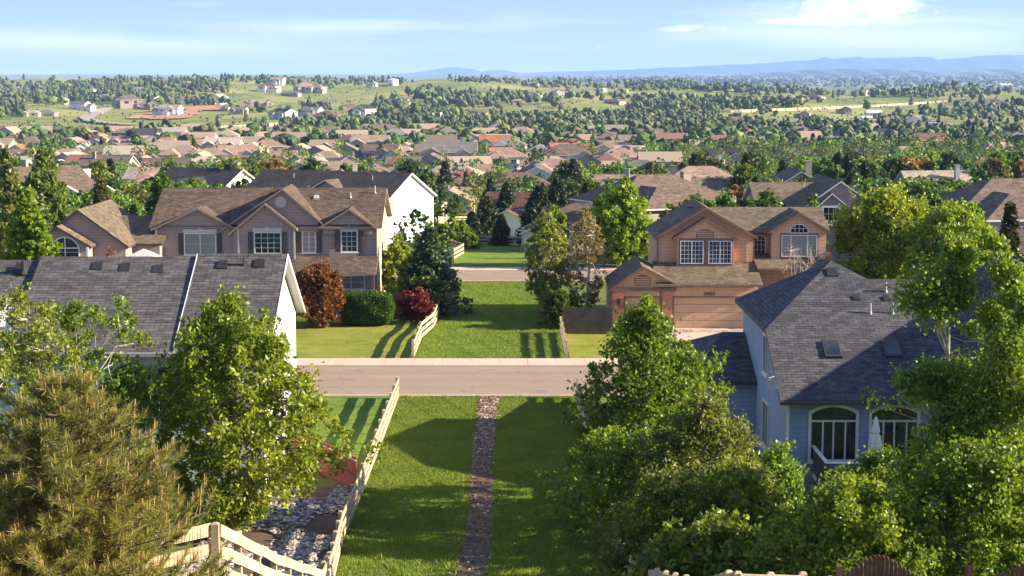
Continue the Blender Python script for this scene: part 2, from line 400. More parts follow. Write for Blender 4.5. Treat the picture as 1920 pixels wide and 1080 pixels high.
def empty(name, loc, label, cat, group=None, rz=0.0, scale=None):
    o = D.objects.new(name, None); C.objects.link(o); o.location = loc; o.rotation_euler = (0, 0, rz)
    if scale: o.scale = scale
    return tag(o, label, cat, group)
def tag(o, label=None, cat=None, group=None, kind=None):
    if label: o['label'] = label
    if cat: o['category'] = cat
    if group: o['group'] = group
    if kind: o['kind'] = kind
    return o
def rawmesh(name, V, F4=None, F3=None, mat=None, tint=None):
    """fast mesh from numpy arrays of quads or triangles"""
    me = D.meshes.new(name); F = F4 if F4 is not None else F3; k = F.shape[1]
    me.vertices.add(len(V)); me.vertices.foreach_set('co', V.astype(np.float32).ravel())
    me.loops.add(F.size); me.loops.foreach_set('vertex_index', F.astype(np.int32).ravel())
    me.polygons.add(len(F)); me.polygons.foreach_set('loop_start', np.arange(0, F.size, k, dtype=np.int32))
    me.polygons.foreach_set('loop_total', np.full(len(F), k, np.int32))
    if mat: me.materials.append(mat)
    me.polygons.foreach_set('use_smooth', [False] * len(F))
    me.update(calc_edges=True)
    if tint is not None:
        a = me.color_attributes.new('tint', 'FLOAT_COLOR', 'POINT'); a.data.foreach_set('color', tint.astype(np.float32).ravel())
    return me
def merge_mesh(name, mb, mats, org=(0, 0, 0)): return mb.mesh(name, mats, org)
ORD = ['zeroth', 'first', 'second', 'third', 'fourth', 'fifth', 'sixth', 'seventh', 'eighth', 'ninth', 'tenth', 'eleventh', 'twelfth', 'thirteenth', 'fourteenth', 'fifteenth', 'sixteenth', 'seventeenth', 'eighteenth', 'nineteenth', 'twentieth']
def ordw(n):
    if n <= 20: return ORD[n]
    t = {2: 'twenty', 3: 'thirty', 4: 'forty', 5: 'fifty'}.get(n // 10, str(n // 10))
    return t + ('-' + ORD[n % 10] if n % 10 else 'th')

# ---------------------------------------------------------------- building pieces
def roof_gable(mb, a0, a1, c0, c1, ze, zr, axis='x', t=.16, cm=None):
    """ridge along axis from c0 to c1; eaves at a0,a1; top z ze at eaves, zr at ridge"""
    am = (a0 + a1) / 2 if cm is None else cm
    mb.ext([(a0, ze), (am, zr), (a1, ze), (a1, ze - t), (am, zr - t), (a0, ze - t)], axis, c0, c1, [0, 0, 1, 1, 1, 1], cap=1)
def wall_gable(mb, a0, a1, c0, c1, zb, ze, zr, axis='x', oh=.45, t=.16):
    """walls inset by oh under roof_gable with the same outer numbers"""
    am = (a0 + a1) / 2; sl = (zr - ze) / (am - a0); e = ze + sl * oh - t - .012
    mb.ext([(a0 + oh, zb), (a1 - oh, zb), (a1 - oh, e), (am, zr - t - .012), (a0 + oh, e)], axis, c0 + oh, c1 - oh, 0)
def roof_hip(mb, x0, x1, y0, y1, ze, slope, t=.16):
    w, d = x1 - x0, y1 - y0
    if w >= d:
        h = d / 2; zr = ze + slope * h; r0, r1 = (x0 + h, (y0 + y1) / 2, zr), (x1 - h, (y0 + y1) / 2, zr)
        vs = [(x0, y0, ze), (x1, y0, ze), (x1, y1, ze), (x0, y1, ze), r0, r1]
        fs = [(0, 1, 5, 4), (1, 2, 5), (2, 3, 4, 5), (3, 0, 4)]
    else:
        h = w / 2; zr = ze + slope * h; r0, r1 = ((x0 + x1) / 2, y0 + h, zr), ((x0 + x1) / 2, y1 - h, zr)
        vs = [(x0, y0, ze), (x1, y0, ze), (x1, y1, ze), (x0, y1, ze), r0, r1]
        fs = [(0, 1, 4), (1, 2, 5, 4), (2, 3, 5), (3, 0, 4, 5)]
    vs += [(x0, y0, ze - t), (x1, y0, ze - t), (x1, y1, ze - t), (x0, y1, ze - t)]
    fs += [(0, 6, 7, 1), (1, 7, 8, 2), (2, 8, 9, 3), (3, 9, 6, 0), (6, 9, 8, 7)]
    mb.add(vs, fs, [0, 0, 0, 0, 1, 1, 1, 1, 1]); return zr
def cross_gable(rm, wm, L, P, R, yf, yb, oh=.35, t=.15, zb=None, trim=None, e=.3):
    """front-facing gable: L,P,R are (x,z) of left eave, peak, right eave on the roof's top edge; face at yf, runs back to yb"""
    rm.ext([L, P, R, (R[0], R[1] - t), (P[0], P[1] - t), (L[0], L[1] - t)], 'y', yf - oh, yb, [0, 0, 1, 1, 1, 1], cap=1)
    sl, sr = (P[1] - L[1]) / (P[0] - L[0]), (P[1] - R[1]) / (R[0] - P[0])
    zl, zr_ = L[1] + sl * e - t - .012, R[1] + sr * e - t - .012
    z0 = min(zl, zr_) - .02 if zb is None else zb
    wm.ext([(L[0] + e, z0), (R[0] - e, z0), (R[0] - e, zr_), (P[0], P[1] - t - .012), (L[0] + e, zl)], 'y', yf, yb - .3, 0)
def outline(w, h, arch):
    if arch <= 0: return [(-w / 2, 0), (w / 2, 0), (w / 2, h), (-w / 2, h)]
    pts = [(-w / 2, 0), (w / 2, 0)]; hs = h - arch
    R = (w * w / 4 + arch * arch) / (2 * arch); a = math.asin(min(1, w / 2 / R)) if arch < w / 2 else pi / 2
    cz = h - R if arch < w / 2 else hs
    for i in range(11):
        th = a - 2 * a * i / 10
        pts.append((R * sin(th), cz + R * cos(th)) if arch < w / 2 else (w / 2 * cos(pi / 2 - th), hs + arch * sin(pi / 2 - th)))
    return pts
FACE = {'-y': 0, '+x': pi / 2, '+y': pi, '-x': -pi / 2}
def window(parent, org, c, w, h, face='-y', nx=2, nz=2, arch=0, tw=.09, frame='tr_white', glass='glass', sill=True, name='window', grid=.025, mull=None, transom=None):
    """c = bottom centre of the opening on the wall plane"""
    mb = MB(); o = outline(w, h, arch); n = len(o)
    oo = [(x * (w / 2 + tw) / (w / 2) if w else x, (z - h / 2) * (h / 2 + tw) / (h / 2) + h / 2) for x, z in o]
    for y0, y1 in ((-.07, .03),):
        vs = [(x, y0, z) for x, z in oo] + [(x, y0, z) for x, z in o] + [(x, y1, z) for x, z in oo] + [(x, y1, z) for x, z in o]
        fs = []
        for i in range(n):
            j = (i + 1) % n
            fs += [(i, j, n + j, n + i), (n + i, n + j, 3 * n + j, 3 * n + i), (i, 2 * n + i, 2 * n + j, j)]
        mb.add(vs, fs)
    def bar(x0, x1, z0, z1, y=-.045): mb.box(x0, x1, y, y + .05, z0, z1)
    hmax = h - arch * .3
    if mull:
        for m_ in mull: bar(w * (m_ - .5) - .035, w * (m_ - .5) + .035, 0, (transom or hmax), -.055)
    if transom: bar(-w / 2, w / 2, transom - .04, transom + .04, -.058)
    for i in range(1, nx):
        x = -w / 2 + w * i / nx; hh = h - arch * (2 * abs(x) / w) ** 2 * .95 if arch else h
        bar(x - grid / 2 - (.02 if nx == 2 else 0), x + grid / 2 + (.02 if nx == 2 else 0), 0, hh)
    for i in range(1, nz):
        z = h * i / nz; ww = w
        if arch and z > h - arch: ww = w * math.sqrt(max(0, (h - z) / arch)) * .95
        bar(-ww / 2, ww / 2, z - grid / 2, z + grid / 2, -.043)
    if sill: mb.box(-w / 2 - tw - .05, w / 2 + tw + .05, -.12, 0.02, -tw - .06, -tw + .004)
    fr = link(name, mb.mesh(name, M[frame] if isinstance(frame, str) else frame), parent, (c[0] - org[0], c[1] - org[1], c[2] - org[2]), (0, 0, FACE[face]))
    g = MB(); g.add([(x, -.012, z) for x, z in o], [tuple(range(n))])
    link('pane', g.mesh('pane', M[glass], recalc=False), fr)
    return fr
def pipe_vent(parent, org, p, h=.5, r=.05, mat='metal'):
    mb = MB(); x, y, z = p
    mb.tube([(x, y, z - .2), (x, y, z + h)], r, 8); mb.tube([(x, y, z - .08), (x, y, z + .1)], [r * 2.4, r * 1.1], 8)
    return mb.build('vent_pipe', M[mat], parent, org)
def box_vent(parent, org, p, slope, s=.42, mat='black'):
    mb = MB(); x, y, z = p; h = .11
    mb.add([(x - s / 2, y - s / 2, z - slope * s / 2 - .05), (x + s / 2, y - s / 2, z - slope * s / 2 - .05), (x + s / 2, y + s / 2, z + slope * s / 2 - .05), (x - s / 2, y + s / 2, z + slope * s / 2 - .05),
            (x - s / 2, y - s / 2, z - slope * s / 2 + h * .6), (x + s / 2, y - s / 2, z - slope * s / 2 + h * .6), (x + s / 2.4, y + s / 2, z + slope * s / 2 + h * .9), (x - s / 2.4, y + s / 2, z + slope * s / 2 + h * .9)],
           [(0, 3, 2, 1), (4, 5, 6, 7), (0, 1, 5, 4), (1, 2, 6, 5), (2, 3, 7, 6), (3, 0, 4, 7)])
    return mb.build('roof_vent', M[mat], parent, org)
# ================================================================ setting
def grid_mesh(name, xs_of, ys, ncol, mat, zoff=0.0):
    V = []; ny = len(ys)
    for y in ys:
        for i in range(ncol): V.append((xs_of(y, i / (ncol - 1)), y))
    V = np.array(V); Z = Hs(V[:, 0], V[:, 1]) + zoff
    V = np.column_stack([V, Z])
    idx = np.arange(ny * ncol).reshape(ny, ncol)
    F = np.stack([idx[:-1, :-1], idx[:-1, 1:], idx[1:, 1:], idx[1:, :-1]], -1).reshape(-1, 4)
    me = rawmesh(name, V, F4=F, mat=mat); me.polygons.foreach_set('use_smooth', [True] * len(F)); return me
ys = sorted(set([-30, -15, 0, 5] + list(np.arange(10, 75, 1.5)) + list(np.arange(75, 330, 5)) + list(np.geomspace(330, 4200, 230)) + list(np.geomspace(4200, 36000, 110))))
g = link('ground', grid_mesh('ground', lambda y, u: (u - .5) * 2 * (max(y, 0) * .46 + 60), ys, 181, M['ground'])); tag(g, kind='structure')
def sheet(name, x0, x1, y0, y1, mat, z=.02, nx=2, ny=2, label=None, xf0=None, xf1=None):
    ysl = np.linspace(y0, y1, ny)
    f0 = xf0 or (lambda y: x0); f1 = xf1 or (lambda y: x1)
    o = link(name, grid_mesh(name, lambda y, u: f0(y) * (1 - u) + f1(y) * u, ysl, nx, mat, z)); tag(o, label, kind='structure'); return o
FLX = lambda y: float(np.interp(y, [30, 47, 64, 95], [-5.35, -5.45, -6.6, -6.45]))     # left boundary fence
FRX = lambda y: float(np.interp(y, [30, 47, 64, 95, 150], [4.0, 3.9, 3.8, 3.6, 3.45]))  # right boundary fence
sheet('grass_strip', 0, 0, 40, 95.1, M['lawn'], .02, 8, 60, 'mown green drainage strip between the fences', FLX, FRX)
sheet('grass_strip', 0, 0, 108, 149.5, M['lawn'], .02, 8, 10, 'mown green strip beyond the first road', lambda y: -6.35, FRX)
sheet('grass_strip', 0, 0, 160, 300, M['lawn'], .06, 8, 30, 'green strip beyond the second road', lambda y: -5.6 - (y - 160) * .05, lambda y: 3.4)
sheet('lawn', -40, -6.6, 108, 124.5, M['lawn_yellow'], .02, label='yellowish front lawn left of the strip')
sheet('lawn', -26, -6.9, 76, 95.1, M['lawn'], .015, label='green side lawn behind the left fence')
sheet('lawn', 3.7, 11.0, 108, 121, M['lawn_yellow'], .024, label='small lawn beside the driveway')
sheet('driveway', 9.6, 19, 105.6, 121.4, M['conc'], .04, label='pale pinkish concrete driveway')
for nm, y0, y1 in (('road', 95.35, 105.3), ('road', 149.8, 157.9)):
    o = sheet(nm, -260, 260, y0, y1, M['road'], .012)
def kerb(y0, y1, z1, zr, side):
    mb = MB(); x = -260.0
    while x < 260:
        L = 3.0
        prof = [(y0, -.2), (y1, -.2), (y1, z1), (y0 + (.0 if side < 0 else .18), z1), (y0, zr)] if side > 0 else [(y0, -.2), (y1, -.2), (y1, zr), (y1 - .15, z1), (y0, z1)]
        mb.ext(prof, 'x', x, x + L - .018, 0); x += L
    o = mb.build('kerb', M['conc']); tag(o, kind='structure')
kerb(94.95, 95.35, .07, .03, -1); kerb(105.3, 105.75, .13, .04, 1); kerb(149.4, 149.8, .07, .03, -1); kerb(157.9, 158.35, .13, .04, 1)
for y0, y1 in ((105.77, 107.5), (158.37, 159.8)):
    mb = MB(); x = -260.0
    while x < 260:
        mb.box(x, x + 1.78, y0, y1, -.1, .115); x += 1.8
    o = mb.build('pavement', M['conc']); tag(o, kind='structure')
# stony drainage channel
CHX = lambda y: -1.35 - .05 * sin(y / 4.0)
CHW = lambda y: (.42 + .14 * max(0, min(1, (95 - y) / 40)) + .05 * sin(y * 1.7))
sheet('drainage_channel', 0, 0, 44, 94.9, M['soil'], .04, 4, 90, None, lambda y: CHX(y) - CHW(y), lambda y: CHX(y) + CHW(y))
sheet('gravel_bed', 0, 0, 50, 73.5, M['soil'], .03, 6, 30, 'brown soil under the pale river rocks', lambda y: FLX(y) - 5.5, lambda y: FLX(y) - .1)
ICO = None
def rocks(name, P, S, seed, label, mat='rock'):
    rng = np.random.default_rng(seed)
    base = np.array([(1, 0, 0), (-1, 0, 0), (0, 1, 0), (0, -1, 0), (0, 0, 1), (0, 0, -1), (.6, .6, .5), (-.6, .6, .5), (.6, -.6, .5), (-.6, -.6, .5)])
    F = np.array([(0, 6, 8), (0, 8, 3), (0, 2, 6), (2, 7, 6), (1, 7, 2), (1, 9, 7), (1, 3, 9), (3, 8, 9), (4, 6, 7), (4, 7, 9), (4, 9, 8), (4, 8, 6)])
    n = len(P); a = rng.uniform(0, 2 * pi, n)
    V = base[None] * rng.uniform(.7, 1.25, (n, 10, 1)) * (S[:, None] * rng.uniform(.6, 1.3, (n, 3)) * [1, 1, .6])[:, None, :]
    x = V[..., 0] * np.cos(a)[:, None] - V[..., 1] * np.sin(a)[:, None]; y = V[..., 0] * np.sin(a)[:, None] + V[..., 1] * np.cos(a)[:, None]
    V = np.stack([x, y, V[..., 2]], -1) + P[:, None, :]
    FF = (F[None] + (np.arange(n) * 10)[:, None, None]).reshape(-1, 3)
    o = link(name, rawmesh(name, V.reshape(-1, 3), F3=FF, mat=M[mat])); tag(o, label, 'rocks', kind='stuff'); return o
rng = np.random.default_rng(3)
y = np.concatenate([rng.uniform(80, 94.6, 1300), rng.uniform(44, 80, 900)]); u = rng.uniform(-1, 1, len(y))
x = np.array([CHX(a) + b * CHW(a) * (1.05 + .3 * (abs(b * 37) % 1 > .8)) for a, b in zip(y, u)])
rocks('channel_rocks', np.column_stack([x, y, Hs(x, y) + .06]), rng.uniform(.03, .095, len(y)) * np.interp(y, [55, 82, 95], [.75, .9, 1.5]), 1, 'brown and grey stones lining the narrow channel', 'rock2')
y = rng.uniform(50, 73.5, 9000); x = np.array([FLX(a) - .15 for a in y]) - rng.uniform(0, 5.2, len(y))
nzk = np.sin(x * 2.1 + y * .4) + np.sin(y * .9 - x) ; keep = nzk > -.7
x, y = x[keep], y[keep]
rocks('river_rocks', np.column_stack([x, y, Hs(x, y) + .07]), rng.uniform(.05, .13, len(y)), 2, 'pale river rocks beside the rail fence')
# grass blades
def blades(name, n, seed, xf0, xf1, y0, y1, h, label, skip=None):
    rng = np.random.default_rng(seed)
    y = rng.uniform(y0, y1, n); u = rng.random(n)
    a = np.interp(y, [y0, y1], [xf0(y0), xf0(y1)]); b = np.interp(y, [y0, y1], [xf1(y0), xf1(y1)])
    x = a + (b - a) * u
    if skip is not None: k = skip(x, y); x, y = x[k], y[k]
    z = Hs(x, y) + .015; n = len(x); hh = h * rng.uniform(.5, 1.5, n) * (1 + .6 * (np.sin(x * 3 + y) > .8)); an = rng.uniform(0, 2 * pi, n); w = .02 + .02 * rng.random(n)
    ln = rng.normal(0, .5, (n, 2)) * hh[:, None]
    A = np.column_stack([x - np.cos(an) * w, y - np.sin(an) * w, z]); B = np.column_stack([x + np.cos(an) * w, y + np.sin(an) * w, z]); T = np.column_stack([x + ln[:, 0], y + ln[:, 1], z + hh])
    V = np.stack([A, B, T], 1).reshape(-1, 3); F = np.arange(3 * n).reshape(-1, 3)
    o = link(name, rawmesh(name, V, F3=F, mat=M['grassblade'])); tag(o, label, 'grass', kind='stuff')
chan = lambda x, y: np.abs(x - (-1.35 - .05 * np.sin(y / 4))) > .5
blades('grass', 170000, 5, FLX, FRX, 64, 94.9, .06, 'short lush grass of the near strip', chan)
blades('grass', 45000, 6, FLX, FRX, 44, 64, .10, 'grass of the strip at the foot of the slope', chan)
blades('grass', 60000, 8, lambda y: -6.35, FRX, 108, 149, .07, 'grass of the strip between the two roads')
# long dry tufts on the slope under the corner fence
blades('grass', 3500, 9, lambda y: -7.0, lambda y: -5.2, 29, 44, .17, 'taller dry grass on the slope by the corner fence')

# ================================================================ fences
def rail_fence(label, pts, cat='fence', group=None, post_h=1.24, rails=(.16, .56, .96), rh=.235, spacing=2.4, mesh=False, mat='wood_pale', side=1, name='rail_fence', pw=.07, skip=False):
    P = [np.array(p, float) for p in pts]; seg = []; base = P[0]
    org = (base[0], base[1], H(base[0], base[1]))
    root = empty(name, org, label, cat, group)
    pos_ = []
    for a, b in zip(P[:-1], P[1:]):
        L = np.linalg.norm(b - a); n = max(1, round(L / spacing))
        for i in range(n): pos_.append(a + (b - a) * i / n)
    pos_.append(P[-1]); rg = random.Random(int(abs(base[0] * 100 + base[1])))
    hts = [post_h + rg.uniform(-.04, .05) for _ in pos_]
    for q, h in list(zip(pos_, hts))[1 if skip else 0:]:
        z = H(*q); mb = MB(); t = pw
        mb.box(q[0] - t, q[0] + t, q[1] - t, q[1] + t, z - .3, z + h - .03)
        mb.add([(q[0] - t, q[1] - t, z + h - .03), (q[0] + t, q[1] - t, z + h - .03), (q[0] + t, q[1] + t, z + h - .03), (q[0] - t, q[1] + t, z + h - .03),
                (q[0] - t * .5, q[1] - t * .5, z + h), (q[0] + t * .5, q[1] - t * .5, z + h), (q[0] + t * .5, q[1] + t * .5, z + h), (q[0] - t * .5, q[1] + t * .5, z + h)],
               [(0, 1, 5, 4), (1, 2, 6, 5), (2, 3, 7, 6), (3, 0, 4, 7), (4, 5, 6, 7)])
        mb.build('post', M[mat], root, org)
    for r in rails:
        mb = MB()
        for a, b in zip(pos_[:-1], pos_[1:]):
            d = b - a; L = np.linalg.norm(d); d = d / L; nrm = np.array([d[1], -d[0]]) * side * (pw + .02)
            j1, j2 = rg.uniform(-.02, .02), rg.uniform(-.02, .02)
            za, zb = H(*a) + r + j1, H(*b) + r + j2; th = .02
            a2, b2 = a + nrm - d * .0, b + nrm - d * .006; n2 = np.array([d[1], -d[0]]) * th
            vs = []
            for q, z in ((a2, za), (b2, zb)):
                for s_, zz in ((-1, 0), (1, 0), (1, rh), (-1, rh)): vs.append((q[0] + s_ * n2[0], q[1] + s_ * n2[1], z + zz))
            mb.add(vs, [(0, 1, 2, 3), (7, 6, 5, 4), (0, 4, 5, 1), (1, 5, 6, 2), (2, 6, 7, 3), (3, 7, 4, 0)])
        mb.build('rail', M[mat], root, org)
    if mesh:
        mb = MB()
        for a, b in zip(pos_[:-1], pos_[1:]):
            d = b - a; L = np.linalg.norm(d); d /= L; nrm = np.array([d[1], -d[0]]) * -side * (pw + .004)
            for k in range(1, 16):
                q = a + d * L * k / 16 + nrm; z = H(*(a + d * L * k / 16)); w = .004
                mb.box(q[0] - w, q[0] + w, q[1] - w, q[1] + w, z + .05, z + 1.1)
            for k in range(8):
                zz = .08 + k * .14; a3 = a + nrm; b3 = b + nrm
                mb.tube([(a3[0], a3[1], H(*a) + zz), (b3[0], b3[1], H(*b) + zz)], .004, 3, cap=False)
        mb.build('wire_mesh', M['tr_brown'], root, org)
    return root
lf = [(-5.35, 30), (-5.4, 40), (-5.45, 47), (-5.95, 54), (-6.6, 64), (-6.5, 80), (-6.45, 94.3)]
rail_fence('weathered three-rail fence down the left side of the near strip to the road', lf, mesh=False, group='pale rail fences', side=1)
rail_fence('short return of the wire-backed rail fence turning left at the near hilltop corner', [(-5.36, 29.93), (-7.3, 28.2), (-9.2, 26.4)], group='pale rail fences', side=1, mesh=True, skip=True)
rail_fence('rail fence down the right side of the near strip behind the trees', [(3.95, 30.2), (3.9, 47), (3.8, 64), (3.62, 94.2)], group='pale rail fences', side=-1, mat='wood_pale')
rail_fence('rail fence turning right at the hilltop under the maple', [(4.1, 30.1), (5.35, 30.5)], group='pale rail fences', side=1, spacing=.62)
rail_fence('rail fence between the yellowish lawn and the strip beyond the road', [(-6.35, 107.8), (-6.3, 116), (-5.7, 121), (-5.6, 127), (-5.5, 137)], group='pale rail fences', side=1)
rail_fence('rail fence at the right edge of the strip beyond the road', [(3.5, 107.8), (3.45, 118.5)], group='pale rail fences', side=-1)
rail_fence('rail fence left of the strip beyond the second road', [(-5.6, 161), (-5.9, 170), (-5.2, 180), (-6.6, 186)], group='pale rail fences', side=1)
rail_fence('rail fence across the end of the strip in front of dark pines', [(-4.4, 199), (4.6, 193)], group='pale rail fences', side=1)
rail_fence('rail fence on the bright lawn right of the white gabled house', [(-11.5, 252), (-6.5, 256), (-2, 262)], group='pale rail fences', side=1)
def board_fence(label, pts, h, mat, wave=None, bw=.14, cap=True, name='board_fence', posts=True, postmat=None, z_of=None):
    P = [np.array(p, float) for p in pts]; org = (P[0][0], P[0][1], H(*P[0])); root = empty(name, org, label, 'fence')
    mb = MB(); rg = random.Random(len(label)); s = 0
    tot = sum(np.linalg.norm(b - a) for a, b in zip(P[:-1], P[1:]))
    for a, b in zip(P[:-1], P[1:]):
        d = b - a; L = np.linalg.norm(d); d /= L; n = int(L / bw)
        for i in range(n):
            q = a + d * (i + .5) * L / n; z = H(*q); hh = h + rg.uniform(-.015, .015)
            if wave: hh = wave((s + (i + .5) * L / n) / tot)
            w2 = L / n / 2 - .006; t = .012 + rg.uniform(0, .004); nn = np.array([d[1], -d[0]])
            prof = [(-w2, -.1), (w2, -.1), (w2, hh - .05), (w2 * .5, hh), (-w2 * .5, hh), (-w2, hh - .05)]
            vs = [(q[0] + d[0] * u + nn[0] * k, q[1] + d[1] * u + nn[1] * k, z + v) for k in (t, -t) for u, v in prof]
            m_ = len(prof)
            mb.add(vs, [tuple(range(m_)), tuple(range(m_, 2 * m_))[::-1]] + [(i2, m_ + i2, m_ + (i2 + 1) % m_, (i2 + 1) % m_) for i2 in range(m_)])
        s += L
    mb.build('boards', M[mat], root, org)
    mb = MB()
    for a, b in zip(P[:-1], P[1:]):
        d = b - a; L = np.linalg.norm(d); d /= L; nn = np.array([d[1], -d[0]]) * -.045
        for zz in (.3, h * .55 + .2):
            mb.tube([(a[0] + nn[0], a[1] + nn[1], H(*a) + zz), (b[0] + nn[0], b[1] + nn[1], H(*b) + zz)], .035, 4)
    mb.build('stringer', M[mat], root, org)
    if posts:
        for a, b in zip(P[:-1], P[1:]):
            L = np.linalg.norm(b - a); n = max(1, round(L / 2.4))
            for i in range(n + 1):
                q = a + (b - a) * i / n; z = H(*q); mb = MB(); t = .05
                q = q + np.array([-(b - a)[1], (b - a)[0]]) / L * .09
                mb.box(q[0] - t, q[0] + t, q[1] - t, q[1] + t, z - .2, z + h + .1); mb.build('post', M[postmat or mat], root, org)
    return root
board_fence('dark brown privacy fence with a humped top at the bottom right on the slope', [(5.62, 28.6), (7.6, 27.6), (10.6, 26.6)], 1.15, 'wood_brown',
            wave=lambda u: 1.0 + .45 * math.exp(-((u - .13) / .1) ** 2) + .3 * math.exp(-((u - .6) / .1) ** 2), bw=.072)
o = MB().box(-.05, .05, -.05, .05, -.3, 1.05).tube([(0, 0, 1.03), (0, 0, 1.1)], [.07, .03], 8).build('fence_post', M['wood_orange']); 
o.location = (5.56, 29.0, H(5.56, 29.0)); tag(o, 'orange stained round-topped post between the rail fence and the humped privacy fence', 'post')
o = MB().box(-.03, .03, -.03, .03, -.3, 1.1).build('fence_post', M['wood_orange']); o.location = (6.05, 28.45, H(6.05, 28.45)); tag(o, 'thin orange stained post standing against the humped privacy fence', 'post')
board_fence('dark weathered grey privacy fence left of the tan house garage', [(3.7, 118.6), (7.0, 118.2)], 1.9, 'wood_grey')
board_fence('pinkish brown board fence behind the purple bush', [(-10.2, 126.5), (-6.8, 125.8)], 1.9, 'wood_red', postmat='wood_red')
# red board fence panel by the rocks
def red_panel():
    a, b = np.array([-10.6, 79.2]), np.array([-6.75, 72.6]); org = (a[0], a[1], 0)
    root = empty('board_fence', org, 'low red stained fence panel between the side lawn and the river rocks', 'fence')
    mb = MB(); n = 9
    for i in range(n):
        p, q = a + (b - a) * i / n, a + (b - a) * (i + 1) / n; d = (b - a) / np.linalg.norm(b - a); nn = np.array([d[1], -d[0]]) * .02
        q = q - d * .008
        vs = [(x[0] + s * nn[0], x[1] + s * nn[1], z) for x in (p, q) for s, z in ((-1, -.05), (1, -.05), (1, 1.45), (-1, 1.45))]
        mb.add(vs, [(0, 1, 2, 3), (7, 6, 5, 4), (0, 4, 5, 1), (1, 5, 6, 2), (2, 6, 7, 3), (3, 7, 4, 0)])
    mb.build('boards', M['wood_red'], root, org)
    mb = MB(); d = (b - a) / np.linalg.norm(b - a); nn = np.array([d[1], -d[0]])
    mb.tube([(a[0] + nn[0] * .04, a[1] + nn[1] * .04, 1.42), (b[0] + nn[0] * .04, b[1] + nn[1] * .04, 1.42)], .035, 4)
    mb.build('cap_rail', M['tr_offwhite'], root, org)
    mb = MB()
    for z in (.12, .8): mb.tube([(a[0] + nn[0] * .04, a[1] + nn[1] * .04, z), (b[0] + nn[0] * .04, b[1] + nn[1] * .04, z)], .025, 4)
    mb.build('stringer', M['wood_brown'], root, org)
    mb = MB()
    for i in range(38):
        p = a + (b - a) * (i + .5) / 38; s = .05; mb.box(p[0] - s, p[0] + s, p[1] - s, p[1] + s, 1.46, 1.56 + (i % 2) * .02)
    mb.build('scalloped_cap', M['wood_red'], root, org)
red_panel()

# ================================================================ near houses
# ---- house A : slate roof, left foreground
def house_A():
    org = (-25, 79, 0); r = empty('house', org, 'near white-gabled house with long slate grey roof at left', 'house')
    X1 = -10.45; X0 = -44; Y0, Y1, Yr = 72.8, 85.2, 79.0; ze, zr = 6.15, 9.62
    xs = WX(371, 485, 79); xl = WX(78, 485, 79)
    w = MB(); wall_gable(w, Y0, Y1, X0, X1 + .1, -.3, ze, zr, 'x', .5); w.build('wall', M['sd_white'], r, org)
    rm = MB(); roof_gable(rm, Y0, Y1, xs, X1, ze + .14, zr + .14, 'x', .14); 
    roof_gable(rm, Y0 - .1, Y1, xl, xs - .01, ze, zr, 'x', .2)
    roof_gable(rm, Y0 - .1, Y1, X0, xl - .01, ze - .35, zr - .12, 'x', .2)
    ob = rm.build('roof', [M['sh_slate'], M['tr_offwhite']], r, org)
    # white step flashing where the right section stands proud
    sl = (zr - ze) / (Yr - Y0)
    mb = MB(); mb.ext([(Y0 + .1, ze + .19), (Yr, zr + .17), (Yr, zr + .02), (Y0 + .1, ze + .02)], 'x', xs - .03, xs + .01); mb.build('step_flashing', M['tr_white'], r, org)
    mb = MB(); mb.ext([(Y0 + .1, ze + .1), (Yr, zr + .07), (Yr, zr - .3), (Y0 + .1, ze - .3)], 'x', xl - .04, xl + .02); mb.build('step_flashing', M['black'], r, org)
    mb = MB()
    for a_, b_, dz in ((xs + .02, X1 - .01, .14), (xl, xs - .05, 0)):
        x_ = a_
        while x_ < b_ - .3: e_ = min(x_ + .3, b_); mb.ext([(Yr - .16, zr + dz - .06), (Yr, zr + dz + .035), (Yr + .16, zr + dz - .06), (Yr, zr + dz - .02)], 'x', x_, e_ - .012); x_ += .3
    mb.build('ridge_cap', M['sh_slate'], r, org)
    mb = MB(); mb.box(X0, X1 + .05, Y0 - .28, Y0 - .12, ze - .16, ze + .0); mb.build('gutter', M['metal'], r, org)
    mb = MB(); mb.box(X1 - .5, X1 - .42, Y1 - .62, Y1 - .5, 0, ze); mb.build('downpipe', M['tr_white'], r, org)
    mb = MB()
    mb.ext([(Y0, ze + .16), (Yr, zr + .16), (Y1, ze + .16), (Y1, ze - .02), (Yr, zr - .02), (Y0, ze - .02)], 'x', X1 + .005, X1 + .04); mb.build('bargeboard', M['tr_white'], r, org)
    for px, dy in ((234, .8), (296, .9), (182, .7), (417, .8), (487, .7), (36, .8)):
        y = Yr - dy; box_vent(r, org, (WX(px, 490, y), y, zr - sl * dy + (.14 if px > 371 else 0)), sl, .5)
    pipe_vent(r, org, (WX(43, 490, 78), 78, zr - .6), .55, .09, 'black')
    mb = MB(); x, y = WX(457, 490, 78.2), 78.2; z = zr - sl * .8 + .14
    mb.tube([(x, y, z - .1), (x, y, z + .4)], .04, 6); mb.tube([(x, y, z + .06), (x - .9, y, z + .08)], .03, 6); mb.build('vent_pipe', M['black'], r, org)
    for px in (250, 330): 
        x = WX(px, 690, Y0 + .5); window(r, org, (x, Y0 + .5, 3.3), 2.0, 2.3, arch=.5, nx=2, nz=3)
    for yy in (76, 81.5): window(r, org, (X1 + .1 - .5, yy, 1.2), 1.1, 1.4, '+x', 2, 2)
    window(r, org, (X1 - .4, 79, 4.4), 1.1, 1.4, '+x', 2, 2)
house_A()

